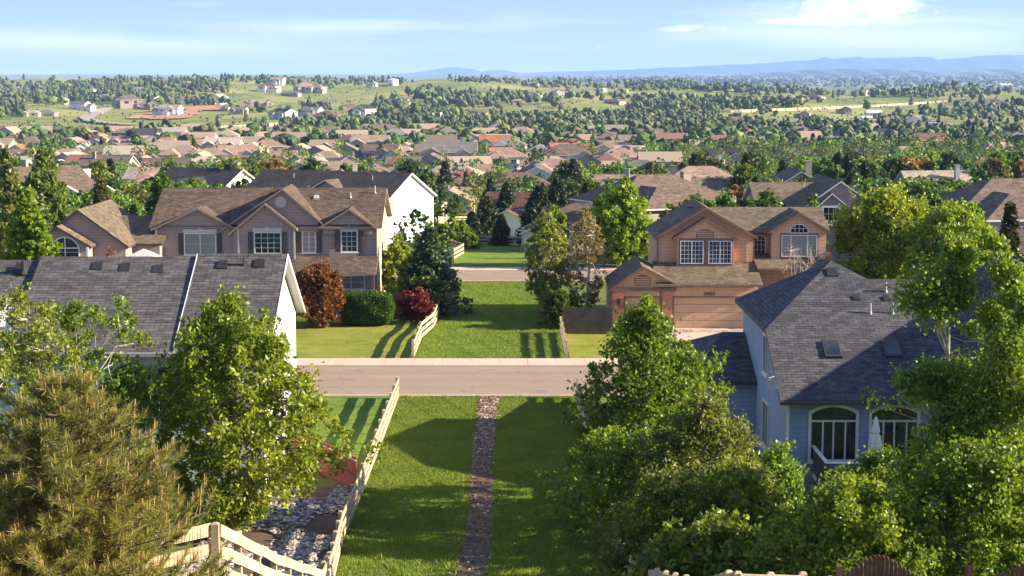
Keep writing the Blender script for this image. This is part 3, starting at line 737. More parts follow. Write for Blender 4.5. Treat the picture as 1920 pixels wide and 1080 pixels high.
# ---- house B : mauve two storey with four gables
def house_B():
    org = (-18.6, 133, 0); r = empty('house', org, 'mauve two-storey house with brown roof and gables above the hedge', 'house')
    Yf, Yb = 128.0, 138.0; XL, XR = WX(291, 440, Yf), WX(706, 440, Yf)
    ze, zr = WZ(425, 127.5), WZ(352, 133); oh = .45
    w = MB(); wall_gable(w, Yf - oh, Yb + oh, XL - oh, XR + oh, -.3, ze, zr, 'x', oh); w.build('wall', M['sd_mauve'], r, org)
    rm = MB(); roof_gable(rm, Yf - oh, Yb + oh, XL - oh + .1, XR + oh, ze, zr, 'x')
    wm = MB(); s = .0401; Yg = Yf - .35
    def pt(px, py): return W(px, py, Yg)
    zb = ze - .6
    cross_gable(rm, wm, pt(284, 429), pt(371, 389), pt(452, 432), Yg, 133, zb=-.3)
    cross_gable(rm, wm, pt(405, 436), pt(530, 353), pt(604, 417), Yg + .1, 133, zb=ze - .4)
    cross_gable(rm, wm, pt(432, 436), pt(499, 380), pt(559, 427), Yg - .5, 131, zb=-.3)
    cross_gable(rm, wm, pt(598, 426), pt(655, 391), pt(703, 424), Yg + .15, 132, zb=ze - .6)
    # porch roof
    p0, p1 = W(540, 481, 127.4), W(709, 513, 124.9)
    rm.ext([(124.9, p1[1]), (127.55, p0[1]), (127.55, p0[1] - .15), (124.9, p1[1] - .15)], 'x', WX(540, 500, 126), WX(707, 500, 126.2), [0, 1, 1, 1], cap=1)
    rm.build('roof', [M['sh_brown'], M['tr_taupe']], r, org)
    wm.build('gable_wall', M['sd_mauve'], r, org)
    mb = MB(); mb.ext([(Yf - .1, -.3), (Yb + .05, -.3), (Yb + .05, ze - .1), (133, zr - .4), (Yf - .1, ze - .1)], 'x', XR - .02, XR + .06); mb.build('sunlit_side_wall', M['sd_mauve_sunlit'], r, org)  # plate over the end wall; its paler tone is painted sunlight
    mb = MB(); mb.box(XR + .055, XR + .1, Yf + .2, Yb, 2.75, 3.05); mb.build('band_board', M['tr_offwhite'], r, org)
    for px in (294, 450, 554):
        x = WX(px, 500, Yg - .05); mb = MB(); yy = Yg - .1 - (.5 if px > 440 else 0)
        mb.box(x - .06, x + .06, yy, yy + .1, -.2, ze - .1); mb.build('corner_board', M['tr_offwhite'], r, org)
    def win(x0, x1, y0, y1, Yw, nx, nz, glass='glass'):
        (a, zt), (b, zb_) = W(x0, y0, Yw), W(x1, y1, Yw); w_, h = b - a, zt - zb_; cx = (a + b) / 2
        fr = window(r, org, (cx, Yw, zb_), w_, h, nx=nx, nz=nz, glass=glass)
        mb = MB(); mb.box(cx - w_ / 2 - .16, cx + w_ / 2 + .16, Yw - .13, Yw + .02, zt + .1, zt + .38); mb.box(cx - .12, cx + .12, Yw - .15, Yw - .12, zt + .36, zt + .46); mb.build('lintel', M['tr_offwhite'], r, org)
        for sx in (-1, 1):
            mb = MB(); c = cx + sx * (w_ / 2 + .33); mb.box(c - .19, c + .19, Yw - .06, Yw + .02, zb_ - .05, zt + .08)
            for k in range(9): zz = zb_ + .05 + k * (h - .1) / 9; mb.box(c - .14, c + .14, Yw - .085, Yw - .055, zz, zz + .07)
            mb.build('shutter', M['shutter'], r, org)
        return fr
    win(347, 404, 439, 476, Yg, 2, 2, 'glass_blinds'); win(478, 526, 437, 474, Yg - .5, 4, 4); win(568, 591, 435, 472, Yf - .02, 2, 4, 'glass_blinds'); win(641, 669, 434, 471, Yg + .15, 3, 4)
    (a, zt), (b, zb_) = W(634, 518, 127.9), W(682, 541, 127.9); window(r, org, ((a + b) / 2, 127.98, zb_), b - a, zt - zb_, nx=2, nz=2, glass='glass_blinds')
    # round gable vent
    x, z = W(526, 379, Yg); mb = MB()
    mb.tube([(x, Yg + .1, z), (x, Yg - .0, z)], .42, 14); 
    for k in range(5): zz = z - .26 + k * .12; mb.box(x - .3, x + .3, Yg - .04, Yg + .02, zz, zz + .06)
    mb.build('gable_vent', M['tr_offwhite'], r, org)
    for px, py in ((593, 372), (657, 365)):
        y = 131.5; x = WX(px, py, y); pipe_vent(r, org, (x, y, zr - .62), .35) if px > 600 else box_vent(r, org, (x, y, zr - .66), .45, .4, 'metal')
    pipe_vent(r, org, (WX(703, 356, 132.2), 132.2, zr - .3), .5)
    for x in (WX(640, 540, 125.3), WX(700, 540, 125.3)):
        mb = MB(); mb.box(x - .09, x + .09, 125.05, 125.23, -.2, p1[1] - .1); mb.build('porch_post', M['tr_brown'], r, org)
house_B()

def house_B2():
    Yf = 124.0; org = (WX(170, 450, Yf), 130, 0)
    r = empty('house', org, 'tan-mauve house with arched window left of the mauve two-storey house', 'house')
    s = lambda px, py, Y=Yf: W(px, py, Y)
    rm, wm = MB(), MB()
    cross_gable(rm, wm, s(55, 462), s(147, 392), s(243, 461), Yf, 134, zb=-.3, oh=.4)
    cross_gable(rm, wm, s(44, 465, 122.5), s(108, 423, 122.5), s(173, 461, 122.5), 122.5, 126, zb=-.3, oh=.4)
    (xa, zt), (xb, zb_) = W(200, 404, 131), W(292, 457, 126)
    wall_gable(wm, 126, 136, xa, xb + .6, -.3, zb_, zt, 'x', .4); roof_gable(rm, 126, 136, xa, xb + .5, zb_, zt, 'x')
    rm.build('roof', [M['sh_tan'], M['tr_dark']], r, org); wm.build('wall', M['sd_mauve'], r, org)
    x, z = s(123, 485, 122.5); window(r, org, (x, 122.5, WZ(500, 122.5)), 1.9, 2.1, arch=.75, nx=2, nz=2, transom=1.35)
    mb = MB(); x = WX(165, 480, 122.2); mb.box(x - .07, x + .07, 122.0, 122.15, 0, WZ(463, 122.3)); mb.build('downpipe', M['tr_white'], r, org)
    for px in (236, 271): y = 130; box_vent(r, org, (WX(px, 408, y), y, zt - .5), .5, .4)
    # white lattice pergola roof peeking over the near ridge
    r2 = empty('gazebo', (WX(270, 490, 112), 112, 0), 'small garden gazebo with pale lattice roof above the slate ridge', 'gazebo')
    o2 = (WX(270, 490, 112), 112, 0); ap = (o2[0], 112, WZ(466, 112)); ze = WZ(489, 112); mb = MB(); e = 1.35
    mb.add([(o2[0] - e * 1.3, 112 - e, ze), (o2[0] + e, 112 - e, ze), (o2[0] + e, 112 + e, ze), (o2[0] - e * 1.3, 112 + e, ze), ap], [(0, 1, 4), (1, 2, 4), (2, 3, 4), (3, 0, 4), (0, 3, 2, 1)]); mb.build('canopy', M['tr_offwhite'], r2, o2)
    for sx in (-1, 1):
        for sy in (-1, 1): mb = MB(); mb.box(o2[0] + sx * 1.2 - .06, o2[0] + sx * 1.2 + .06, 112 + sy * 1.2 - .06, 112 + sy * 1.2 + .06, 0, ze + .05); mb.build('post', M['tr_offwhite'], r2, o2)
house_B2()

# ---- house C : white gable, dark roof (turned)
def house_C():
    p = np.array([W(722, 440, 200)[0], 200.0]); th = radians(-24)  # local +x points right/toward the camera
    org = (float(p[0]), float(p[1]), -1.9)
    r = empty('house', org, 'white-gabled house with long dark roof behind the mauve house', 'house', rz=th)
    # local frame: gable wall in plane x=0, y from 0 (near corner) to 11; house runs to -x
    O = (0, 0, 0); ze, zr = 5.2, 8.3; D_ = 12.6
    w = MB(); wall_gable(w, -.4, D_ + .4, -20.4, .4, -1.5, ze, zr, 'x', .4); w.build('wall', M['sd_white'], r, O)
    rm = MB(); roof_gable(rm, -.4, D_ + .4, -20.4, .4, ze, zr, 'x', .18); roof_gable(rm, -9.6, -4.4, -6, -.3, 3.2, 4.6, 'y')if False else None
    rm.build('roof', [M['sh_dark'] if 'sh_dark' in M else M['sh_blue'], M['tr_white']], r, O)
    mb = MB(); mb.box(.0, .05, 0, D_, 2.35, 2.65); mb.build('band_board', M['tr_white'], r, O)
    for y in (-.02, D_ - .12): mb = MB(); mb.box(.0, .06, y, y + .14, -1, ze - .1); mb.build('corner_board', M['tr_white'], r, O)
    window(r, O, (0, 1.6, 3.4), 1.0, 1.7, '+x', 2, 4, glass='glass_vblinds'); window(r, O, (0, 4.6, .5), .6, 1.3, '+x', 1, 1)
    mb = MB(); mb.box(0, .08, D_ / 2 - .3, D_ / 2 + .3, zr - 1.6, zr - .9); mb.build('gable_vent', M['tr_white'], r, O)
    # brown dormer roof on the camera side
    rm = MB(); rm.ext([(-11.5, ze + .9), (-8.8, ze + 2.3), (-6.1, ze + .9), (-6.1, ze + .75), (-8.8, ze + 2.15), (-11.5, ze + .75)], 'y', 1.2, 6, [0, 0, 1, 1, 1, 1], cap=1)
    rm.build('dormer_roof', [M['sh_tan'], M['tr_white']], r, O)
    rm = MB(); rm.ext([(-11.2, ze + .2), (-6.4, ze + .2), (-6.4, ze + .8), (-8.8, ze + 2.0), (-11.2, ze + .8)], 'y', 1.5, 5, 0); rm.build('dormer_wall', M['sd_mauve'], r, O)
    for x in (-15, -4): pipe_vent(r, O, (x, 4.4, zr - 1.0), .7)
M['sh_dark'] = m_shingle('dark_shingles', (.045, .042, .045), (.075, .07, .072))
house_C()

# ---- house D : terracotta-tan house with garages
def house_D():
    org = (15, 126, 0); r = empty('house', org, 'terracotta-tan two-storey house with brick garage pillars at right', 'house')
    Yg, Yu = 121.0, 124.4; rm, wm, tm = MB(), MB(), MB()
    p = lambda px, py, Y: W(px, py, Y)
    xgl = p(1148, 560, Yg)[0]; xgr = p(1262, 560, Yg)[0]; xge = p(1430, 540, Yg)[0]
    # garage block (door wall recessed) and low roofs
    wm.box(xgl, xge - .3, Yg + .3, 129, -.3, WZ(536, Yg) - .1)
    wm.box(xgl, xge - .3, Yg - .02, Yg + .29, WZ(556, Yg), WZ(536, Yg) - .1)
    cross_gable(rm, wm, p(1143, 541, Yg), p(1204, 498, Yg), p(1276, 535, Yg), Yg - .05, 128, zb=WZ(541, Yg), oh=.35)
    a, b = p(1270, 534, Yg - .5), p(1270, 494, Yg + 3.3)
    rm.ext([(Yg - .5, a[1]), (Yg + 3.6, b[1] + .15), (Yg + 3.6, b[1]), (Yg - .5, a[1] - .16)], 'x', p(1230, 530, Yg)[0], p(1431, 534, Yg - .5)[0], [0, 1, 1, 1], cap=1)
    # upper storey block
    xl = p(1232, 470, Yu)[0]; xr = p(1554, 470, Yu)[0]; zb = WZ(505, Yu)
    L, P, R = p(1227, 444, Yu), p(1322, 387, Yu), p(1420, 444, Yu)
    cross_gable(rm, wm, L, P, R, Yu, 132.6, zb=-.2, oh=.5, t=.2, e=.22)
    L2, P2, R2 = p(1262, 446, Yu - .7), p(1322, 408, Yu - .7), p(1384, 446, Yu - .7)
    cross_gable(rm, wm, L2, P2, R2, Yu - .7, Yu + 1, zb=WZ(499, Yu - .7), oh=.25)
    # main body
    zr, ze = WZ(388, 129), WZ(432, 125.4)
    xm = p(1418, 470, 126)[0]
    wm.box(xm - 2, xr - .6, Yu + 1.6, 132.4, -.2, ze + .1); 
    roof_gable(rm, 125.2, 132.8, p(1330, 388, 129)[0], xr + .2, ze, zr, 'x')
    wm.ext([(125.8, ze - .3), (132.2, ze - .3), (129, zr - .3)], 'x', xm, xr - .3)
    L3, P3, R3 = p(1440, 435, Yu), p(1499, 398, Yu), p(1558, 434, Yu)
    cross_gable(rm, wm, L3, P3, R3, Yu + .2, 129, zb=WZ(489, Yu + .2), oh=.35)
    # entry roof below right
    c, d = p(1430, 500, 122.8), p(1430, 487, 124.6)
    rm.ext([(122.6, c[1] - .1), (126.1, d[1] + .4), (126.1, d[1] + .2), (122.6, c[1] - .26)], 'x', p(1419, 500, 123)[0], xr + .4, [0, 1, 1, 1], cap=1)
    rm.build('roof', [M['sh_tan'], M['tr_brown']], r, org); wm.build('wall', M['sd_orange'], r, org)
    for x0, x1 in ((1148, 1170), (1241, 1261)):
        a, b = p(x0, 540, Yg)[0], p(x1, 540, Yg)[0]; mb = MB(); mb.box(a, b, Yg - .22, Yg + .28, -.2, WZ(545, Yg)); mb.build('brick_pillar', M['brick'], r, org)
        mb = MB(); mb.box(a - .12, a - .01, Yg - .2, Yg + .2, -.1, WZ(541, Yg)); mb.build('pillar_trim', M['tr_brown'], r, org)
    mb = MB(); mb.box(p(1143, 540, Yg)[0], p(1268, 540, Yg)[0], Yg - .25, Yg - .06, WZ(545, Yg) + .002, WZ(539.5, Yg)); mb.build('lintel_board', M['tr_brown'], r, org)
    def gdoor(x0, x1, zt):
        mb = MB(); n = 4; h = zt / n
        for i in range(n):
            mb.box(x0, x1, Yg + .12, Yg + .18, i * h + .01, (i + 1) * h - .012)
            m_ = max(2, int((x1 - x0) / 1.1))
            for j in range(m_):
                a = x0 + (x1 - x0) * (j + .12) / m_; b = x0 + (x1 - x0) * (j + .88) / m_
                mb.box(a, b, Yg + .114, Yg + .125, i * h + .12, (i + 1) * h - .13)
        mb.build('garage_door', M['stucco_tan'], r, org)
    zt = WZ(556, Yg); gdoor(p(1172, 600, Yg)[0], p(1240, 600, Yg)[0], zt); gdoor(p(1263, 600, Yg)[0], p(1400, 600, Yg)[0], zt)
    mb = MB(); mb.box(p(1262, 556, Yg)[0], p(1400, 556, Yg)[0], Yg - .06, Yg - .024, zt - .07, zt + .02); mb.box(p(1171, 556, Yg)[0], p(1241, 556, Yg)[0], Yg - .06, Yg - .024, zt - .07, zt + .02); mb.build('door_trim', M['tr_brown'], r, org)
    # house number
    cu = D.curves.new('house_number', 'FONT'); cu.body = '39039'; cu.size = .33; cu.extrude = .015; cu.align_x = 'CENTER'
    x, z = p(1330, 556, Yg); on = link('house_number', cu, r, (x - org[0], Yg - .05 - org[1], WZ(554.5, Yg) + .02)); on.rotation_euler = (pi / 2, 0, 0); cu.materials.append(M['black'])
    bpy.context.view_layer.update(); me_ = D.meshes.new_from_object(on.evaluated_get(bpy.context.evaluated_depsgraph_get())); n2 = link('house_number', me_, r, tuple(on.location), (pi / 2, 0, 0)); D.objects.remove(on); n2.name = 'house_number'
    # wall lamp
    x, z = p(1160, 565, Yg); mb = MB(); mb.box(x - .08, x + .08, Yg - .36, Yg - .23, z - .2, z + .2); mb.tube([(x, Yg - .3, z + .2), (x, Yg - .3, z + .32)], [.12, .02], 6); mb.build('wall_lamp', M['black'], r, org)
    def win(x0, x1, y0, y1, Yw, **kw):
        (a, zt), (b, zb_) = W(x0, y0, Yw), W(x1, y1, Yw); return window(r, org, ((a + b) / 2, Yw, zb_), b - a, zt - zb_, tw=.06, sill=False, **kw)
    def surround(x0, x1, y0, y1, Yw, t=.035):
        (a, zt), (b, zb_) = W(x0, y0, Yw), W(x1, y1, Yw); mb = MB(); mb.box(a, b, Yw - t, Yw + .05, zb_, zt); mb.build('window_surround', M['tr_brown'], r, org)
    surround(1273, 1374, 447, 497, Yu - .7)
    for x0 in (1277, 1330): win(x0, x0 + 40, 453, 493, Yu - .7 - .037, nx=6, nz=5, mull=(.5,), glass='glass_blue')
    surround(1463, 1534, 437, 488, Yu + .2)
    win(1467, 1530, 442, 480, Yu + .2 - .037, nx=1, nz=1, mull=(.25, .74), glass='glass_blinds')
    win(1483, 1514, 421, 436, Yu + .2 - .037, nx=4, nz=2, arch=.35)
    win(1413, 1434, 442, 476, Yu + 1.58, nx=3, nz=4, arch=.3)
    def vent(cx, y0, y1, Yw, wpx):
        (a, zt), (b, zb_) = W(cx - wpx / 2, y0, Yw), W(cx + wpx / 2, y1, Yw); mb = MB(); w_, h = b - a, zt - zb_; o_ = outline(w_, h, h * .35)
        mb.ext([((a + b) / 2 + x, zb_ + z) for x, z in o_], 'y', Yw - .03, Yw + .02, 0); mb.build('gable_vent', M['tr_brown'], r, org)
        mb = MB()
        for k in range(4): z = zb_ + h * (.1 + .2 * k); mb.box(a + .07, b - .07, Yw - .06, Yw - .028, z, z + h * .1)
        mb.build('vent_slats', M['sd_orange'], r, org)
    vent(1322, 430, 447, Yu - .7, 33); vent(1205, 515, 535, Yg - .05, 31)
    for px, py in ((1293, 383), (1301, 387)):
        y = 128; box_vent(r, org, (p(px, py, y)[0], y, WZ(py + 3, y) - .05), .1, .5)
    pipe_vent(r, org, (p(1348, 400, 129)[0], 129, WZ(398, 129) - .1), .35)
    for px, Yw in ((1413, Yu - .06), (1233, Yu - .06)): x = p(px, 470, Yw)[0]; mb = MB(); mb.box(x - .05, x + .05, Yw - .08, Yw + .02, WZ(495, Yw), WZ(443, Yw)); mb.build('downpipe', M['tr_brown'], r, org)
    mb = MB(); x = p(1462, 470, Yu)[0]
    wl = MB(); wl.box(xr - 5, xr - .4, Yu + .3, 126, -.2, WZ(493, Yu)); wl.build('entry_wall', M['sd_orange'], r, org)
    # cream side wall seen at far left
house_D()

# ---- house E : blue house, right foreground
def house_E():
    org = (20, 79, 0); r = empty('house', org, 'near blue-sided house with charcoal roof, skylights and arched doors at right', 'house')
    Xl, Yf, Yb = 11.9, 72.6, 87.0; sl = .52; Y3, ze = 72.0, 4.2; zof = lambda y: ze + sl * (y - Y3)
    Yp, Xp = 81.6, 15.35; zp = zof(Yp); Y2 = 76.6; z2 = zof(Y2); Yr = 80.2; zr = zof(Yr); X2 = 16.8; XR = 40
    xo = 11.5; t = .2
    rm = MB()
    # front plane (two coplanar pieces), hip, rear planes as one closed shell
    A = (xo, Y3, ze); B = (XR, Y3, ze); Cc = (XR, Yr, zr); Dd = (X2, Yr, zr); E = (Xp, Yp, zp); F = (xo, Y2, z2)
    Gb = (xo, 87.3, z2 - .0); Hb = (Xp + .6, 87.3, z2); I = (XR, 87.3, zr - sl * (87.3 - Yr)); J = (X2, Yr + 1.3, zr)
    top = [A, B, Cc, Dd, E, F, Gb, (X2 + 1.5, 87.3, z2), (XR, 87.3, zr - 3.7)]
    rm.add(top + [(q[0], q[1], q[2] - t) for q in top],
           [(0, 1, 2, 3, 4, 5), (4, 6, 5), (4, 3, 7), (4, 7, 6), (3, 2, 8, 7), (0, 9, 10, 1), (0, 5, 14, 9), (5, 6, 15, 14), (1, 10, 11, 2), (6, 7, 16, 15), (7, 8, 17, 16), (2, 11, 17, 8)],
           [0, 0, 0, 0, 0, 1, 1, 1, 1, 1, 1, 1])
    # cross wing coming toward the camera on the right
    xw0, xwm, xw1 = 19.3, 24.2, 29.1; zwe, zwr = 5.4, 9.4
    roof_gable(rm, xw0, xw1, 67.5, 84, zwe, zwr, 'y', .2)
    rm.build('roof', [M['sh_blue'], M['tr_dark']], r, org)
    w = MB()
    w.ext([(Yf, -.3), (Yb, -.3), (Yb, z2 - .25), (Y2, z2 - .22), (Yf, zof(Yf) - .22)], 'x', Xl, Xl + .3)
    w.box(Xl + .3, XR, Yf, Yf + .3, -.3, zof(Yf) - .22); w.box(Xl + .3, XR, Yb - .3, Yb, -.3, 5)
    w.ext([(xw0 + .5, -.3), (xw1 - .5, -.3), (xw1 - .5, zwe + .1), (xwm, zwr - .25), (xw0 + .5, zwe + .1)], 'y', 68, Yf - .01)
    w.build('wall', M['sd_blue'], r, org)
    # lower garage wing to the left
    x0, x1, y0, y1, z0 = 8.5, 11.88, 81.6, 92.5, 3.3; xf = WX(1356, 622, 86); zt = 5.0
    rm = MB(); v = [(x0, y0, z0), (x1, y0, z0), (x1, y1, z0), (x0, y1, z0), (xf, 86.3, zt), (x1, 86.3, zt)]
    v += [(q[0], q[1], q[2] - t) for q in v[:4]]
    rm.add(v, [(0, 1, 5, 4), (1, 2, 5), (2, 3, 4, 5), (3, 0, 4), (0, 6, 7, 1), (1, 7, 8, 2), (2, 8, 9, 3), (3, 9, 6, 0), (6, 9, 8, 7)], [0, 0, 0, 0, 1, 1, 1, 1, 1])
    rm.build('wing_roof', [M['sh_blue'], M['tr_dark']], r, org)
    w = MB(); w.box(x0 + .35, x1, y0 + .35, y1 - .35, -.3, z0 - .21); w.build('wing_wall', M['sd_blue'], r, org)
    a, zt_ = W(1303, 742, y0 + .35); window(r, org, (WX(1318, 760, y0 + .35), y0 + .35, 1.2), 1.3, 1.3, nx=1, nz=1, glass='glass_blinds')
    # left wall windows
    window(r, org, (Xl, 78.9, 4.2), 1.3, 1.7, '-x', 1, 1, mull=(.5,)); window(r, org, (Xl, 78.6, .8), 1.6, 2.0, '-x', 1, 1, mull=(.5,))
    # arched doors
    for k, (x0_, x1_) in enumerate(((1521, 1604), (1634, 1719))):
        a, b = WX(x0_, 800, Yf), WX(x1_, 800, Yf); cx = (a + b) / 2; zb = WZ(861, Yf) if k == 0 else WZ(868, Yf); zt = WZ(763, Yf)
        tr = WZ(789, Yf) - zb
        window(r, org, (cx, Yf, zb), b - a, zt - zb, nx=1, nz=1, arch=.28, tw=.13, mull=(.26, .5, .77), transom=tr, sill=k == 0)
    mb = MB(); mb.box(Xl - .03, Xl + .1, Yf - .06, Yf + .02, -.2, 3.9); mb.build('corner_board', M['tr_white'], r, org)
    mb = MB(); mb.box(xo - .02, XR, Y3 - .16, Y3 - .01, ze - .2, ze - .04); mb.build('gutter', M['tr_dark'], r, org)
    # skylights, vents, pipes
    for px, py in ((1560, 656), (1672, 655)):
        # point on front plane
        lo, hi = Y3, Yr
        for _ in range(40):
            m_ = (lo + hi) / 2
            if W(px, py, m_)[1] > zof(m_): lo = m_
            else: hi = m_
        y = lo; x = W(px, py, y)[0]; ang = math.atan(sl); org2 = (x, y, zof(y))
        mb = MB(); mb.box(-.38, .38, -.62, .62, -.05, .12); mb2 = MB(); mb2.box(-.31, .31, -.55, .55, .121, .13)
        fr = mb.build('skylight', M['tr_dark'], r); fr.location = (x - org[0], y - org[1], zof(y) - org[2]); fr.rotation_euler = (ang, 0, 0)
        mb2.build('pane', M['glass'], fr)
    def onroof(px, py):
        lo, hi = Y3, Yp
        for _ in range(40):
            m_ = (lo + hi) / 2
            if W(px, py, m_)[1] > zof(m_): lo = m_
            else: hi = m_
        return W(px, py, lo)[0], lo, zof(lo)
    for px, py in ((1661, 547), (1632, 587), (1674, 587), (1804, 580)): pipe_vent(r, org, onroof(px, py), .45, .045)
    for px, py in ((1606, 560), (1662, 561), (1740, 526)): box_vent(r, org, onroof(px, py), sl, .3)
    box_vent(r, org, onroof(1560, 512), sl, .55)
    # satellite dish
    cx, cz = W(1449, 717, 72.0); d = empty('satellite_dish', (cx, 71.9, cz), 'grey satellite dish on the roof corner of the blue house', 'satellite dish')
    mb = MB(); n = 14; ring = [(0, 0, 0)]; nr = np.array([-.5, -.75, .45]); nr /= np.linalg.norm(nr); u = np.cross(nr, (0, 0, 1)); u /= np.linalg.norm(u); v_ = np.cross(nr, u)
    vs = [tuple(-nr * .07)]; fs = []
    for j in range(1, 4):
        for i in range(n):
            rr = .34 * j / 3; a = 2 * pi * i / n; q = rr * (cos(a) * u * 1.1 + sin(a) * v_) + nr * (.07 * ((j / 3) ** 2) - .07); vs.append(tuple(q))
    fs += [(0, 1 + i, 1 + (i + 1) % n) for i in range(n)]
    for j in range(2):
        for i in range(n): fs.append((1 + j * n + i, 1 + j * n + (i + 1) % n, 1 + (j + 1) * n + (i + 1) % n, 1 + (j + 1) * n + i))
    m0 = len(vs); vs += [(q[0] - nr[0] * .015, q[1] - nr[1] * .015, q[2] - nr[2] * .015) for q in vs]; fs += [tuple(m0 + i for i in f[::-1]) for f in fs]
    mb.add(vs, fs); mb.build('dish', M['metal'], d)
    mb = MB(); mb.tube([tuple(-v_ * .3), tuple(nr * .4 - v_ * .1)], .012, 5); mb.box(nr[0] * .4 - .05, nr[0] * .4 + .05, nr[1] * .4 - .05, nr[1] * .4 + .05, nr[2] * .4 - .02, nr[2] * .4 + .1); mb.build('receiver_arm', M['metal'], d)
    mb = MB(); mb.tube([(0, .04, -.02), (.1, .25, -.2), (.12, .6, -.35)], .025, 6); mb.build('mount', M['metal'], d)
    # string of bulbs
    # deck
    zd = 1.05; dx0, dx1, dy0 = 13.0, 21.5, 69.3; o2 = (15, 71, 0)
    dk = empty('deck', o2, 'raised wooden deck with pale railing outside the arched doors', 'deck')
    mb = MB(); yy = dy0
    while yy < Yf - .05: mb.box(dx0, dx1, yy, min(yy + .14, Yf - .01), zd - .05, zd); yy += .15
    mb.build('deck_boards', M['wood_brown'], dk, o2)
    mb = MB(); mb.box(dx0 + .05, dx1, dy0 + .05, dy0 + .1, zd - .35, zd - .06); mb.box(dx0 + .05, dx0 + .1, dy0 + .12, Yf, zd - .35, zd - .06); mb.build('rim_joist', M['tr_white'], dk, o2)
    for x, y in ((dx0 + .06, dy0 + .06), (15.2, dy0 + .06), (17.3, dy0 + .06), (19.4, dy0 + .06), (21.4, dy0 + .06), (dx0 + .06, 71.3)):
        mb = MB(); mb.box(x - .05, x + .05, y - .05, y + .05, -.2, zd + 1.0); mb.build('post', M['wood_grey'], dk, o2)
    mb = MB(); mb.box(dx0 - .02, dx1, dy0 - .02, dy0 + .14, zd + 1.0, zd + 1.05); mb.box(dx0 - .02, dx0 + .14, dy0 + .145, Yf, zd + 1.0, zd + 1.05); mb.build('handrail', M['tr_white'], dk, o2)
    mb = MB(); x = dx0 + .15
    while x < dx1: mb.box(x, x + .03, dy0 + .04, dy0 + .07, zd + .1, zd + .99); x += .13
    y = dy0 + .2
    while y < Yf - .1: mb.box(dx0 + .04, dx0 + .07, y, y + .03, zd + .1, zd + .99); y += .13
    mb.box(dx0, dx1, dy0 + .03, dy0 + .08, zd + .06, zd + .095); mb.build('balusters', M['wood_grey'], dk, o2)
    # closed parasol
    ux = WX(1642, 800, 70.6); pz = zd; u = empty('parasol', (ux, 70.6, pz), 'closed grey-white garden parasol on the deck', 'parasol')
    mb = MB(); mb.tube([(0, 0, 0), (0, 0, 2.75)], .022, 8); mb.build('pole', M['metal'], u)
    n = 24; vs = []; zs = [(2.72, .03), (2.6, .09), (2.05, .17), (2.0, .1), (1.9, .19), (1.3, .26), (.95, .28)]
    for z, rad in zs:
        for i in range(n): a = 2 * pi * i / n; rr = rad * (1 + (.22 if i % 3 == 0 else -.12) * min(1, (2.8 - z))); vs.append((rr * cos(a), rr * sin(a), z - (.06 if i % 3 == 0 and z < 1 else 0)))
    fs = [(j * n + i, j * n + (i + 1) % n, (j + 1) * n + (i + 1) % n, (j + 1) * n + i) for j in range(len(zs) - 1) for i in range(n)] + [tuple(range(n))[::-1]]
    mb = MB(); mb.add(vs, fs); mb.build('canopy', M['tr_white'], u)
    mb = MB(); mb.tube([(0, 0, 0), (0, 0, .08)], [.28, .22], 12); mb.build('base', M['black'], u)
    # chair
    cx = WX(1700, 860, 70.4); c = empty('patio_chair', (cx, 70.4, zd), 'white round-backed patio chair on the deck right of the parasol', 'chair')
    mb = MB(); pts = [(.32 * cos(a), .05, .75 + .3 * sin(a)) for a in np.linspace(-.3, pi + .3, 13)]; mb.tube(pts, .022, 6)
    for k in (-.2, -.1, 0, .1, .2): mb.tube([(k, .06, .45), (k * 1.1, .06, 1.03 - abs(k) * .3)], .012, 5)
    mb.build('backrest', M['tr_offwhite'], c)
    mb = MB(); mb.box(-.28, .28, -.42, .08, .42, .46); mb.build('seat', M['tr_offwhite'], c)
    for sx in (-.25, .25):
        for sy in (-.38, .04): mb = MB(); mb.tube([(sx, sy, .42), (sx * 1.1, sy * 1.1, 0)], .018, 6); mb.build('leg', M['tr_offwhite'], c)
    # orange planters on the rail, pot plant
    for i, (px, cl) in enumerate(((1731, 'wood_orange'), (1745, 'redpot'))):
        x = WX(px, 880, dy0 + .06); mb = MB(); mb.tube([(x, dy0 + .06, zd + 1.05), (x, dy0 + .06, zd + 1.27)], [.1, .15], 10)
        o = mb.build('flower_pot', M[cl]); tag(o, ['orange', 'red'][i] + ' flower pot standing on the deck handrail', 'flower pot')
M['redpot'] = m_plain('red_glazed_pot', (.5, .05, .03), .4)
house_E()
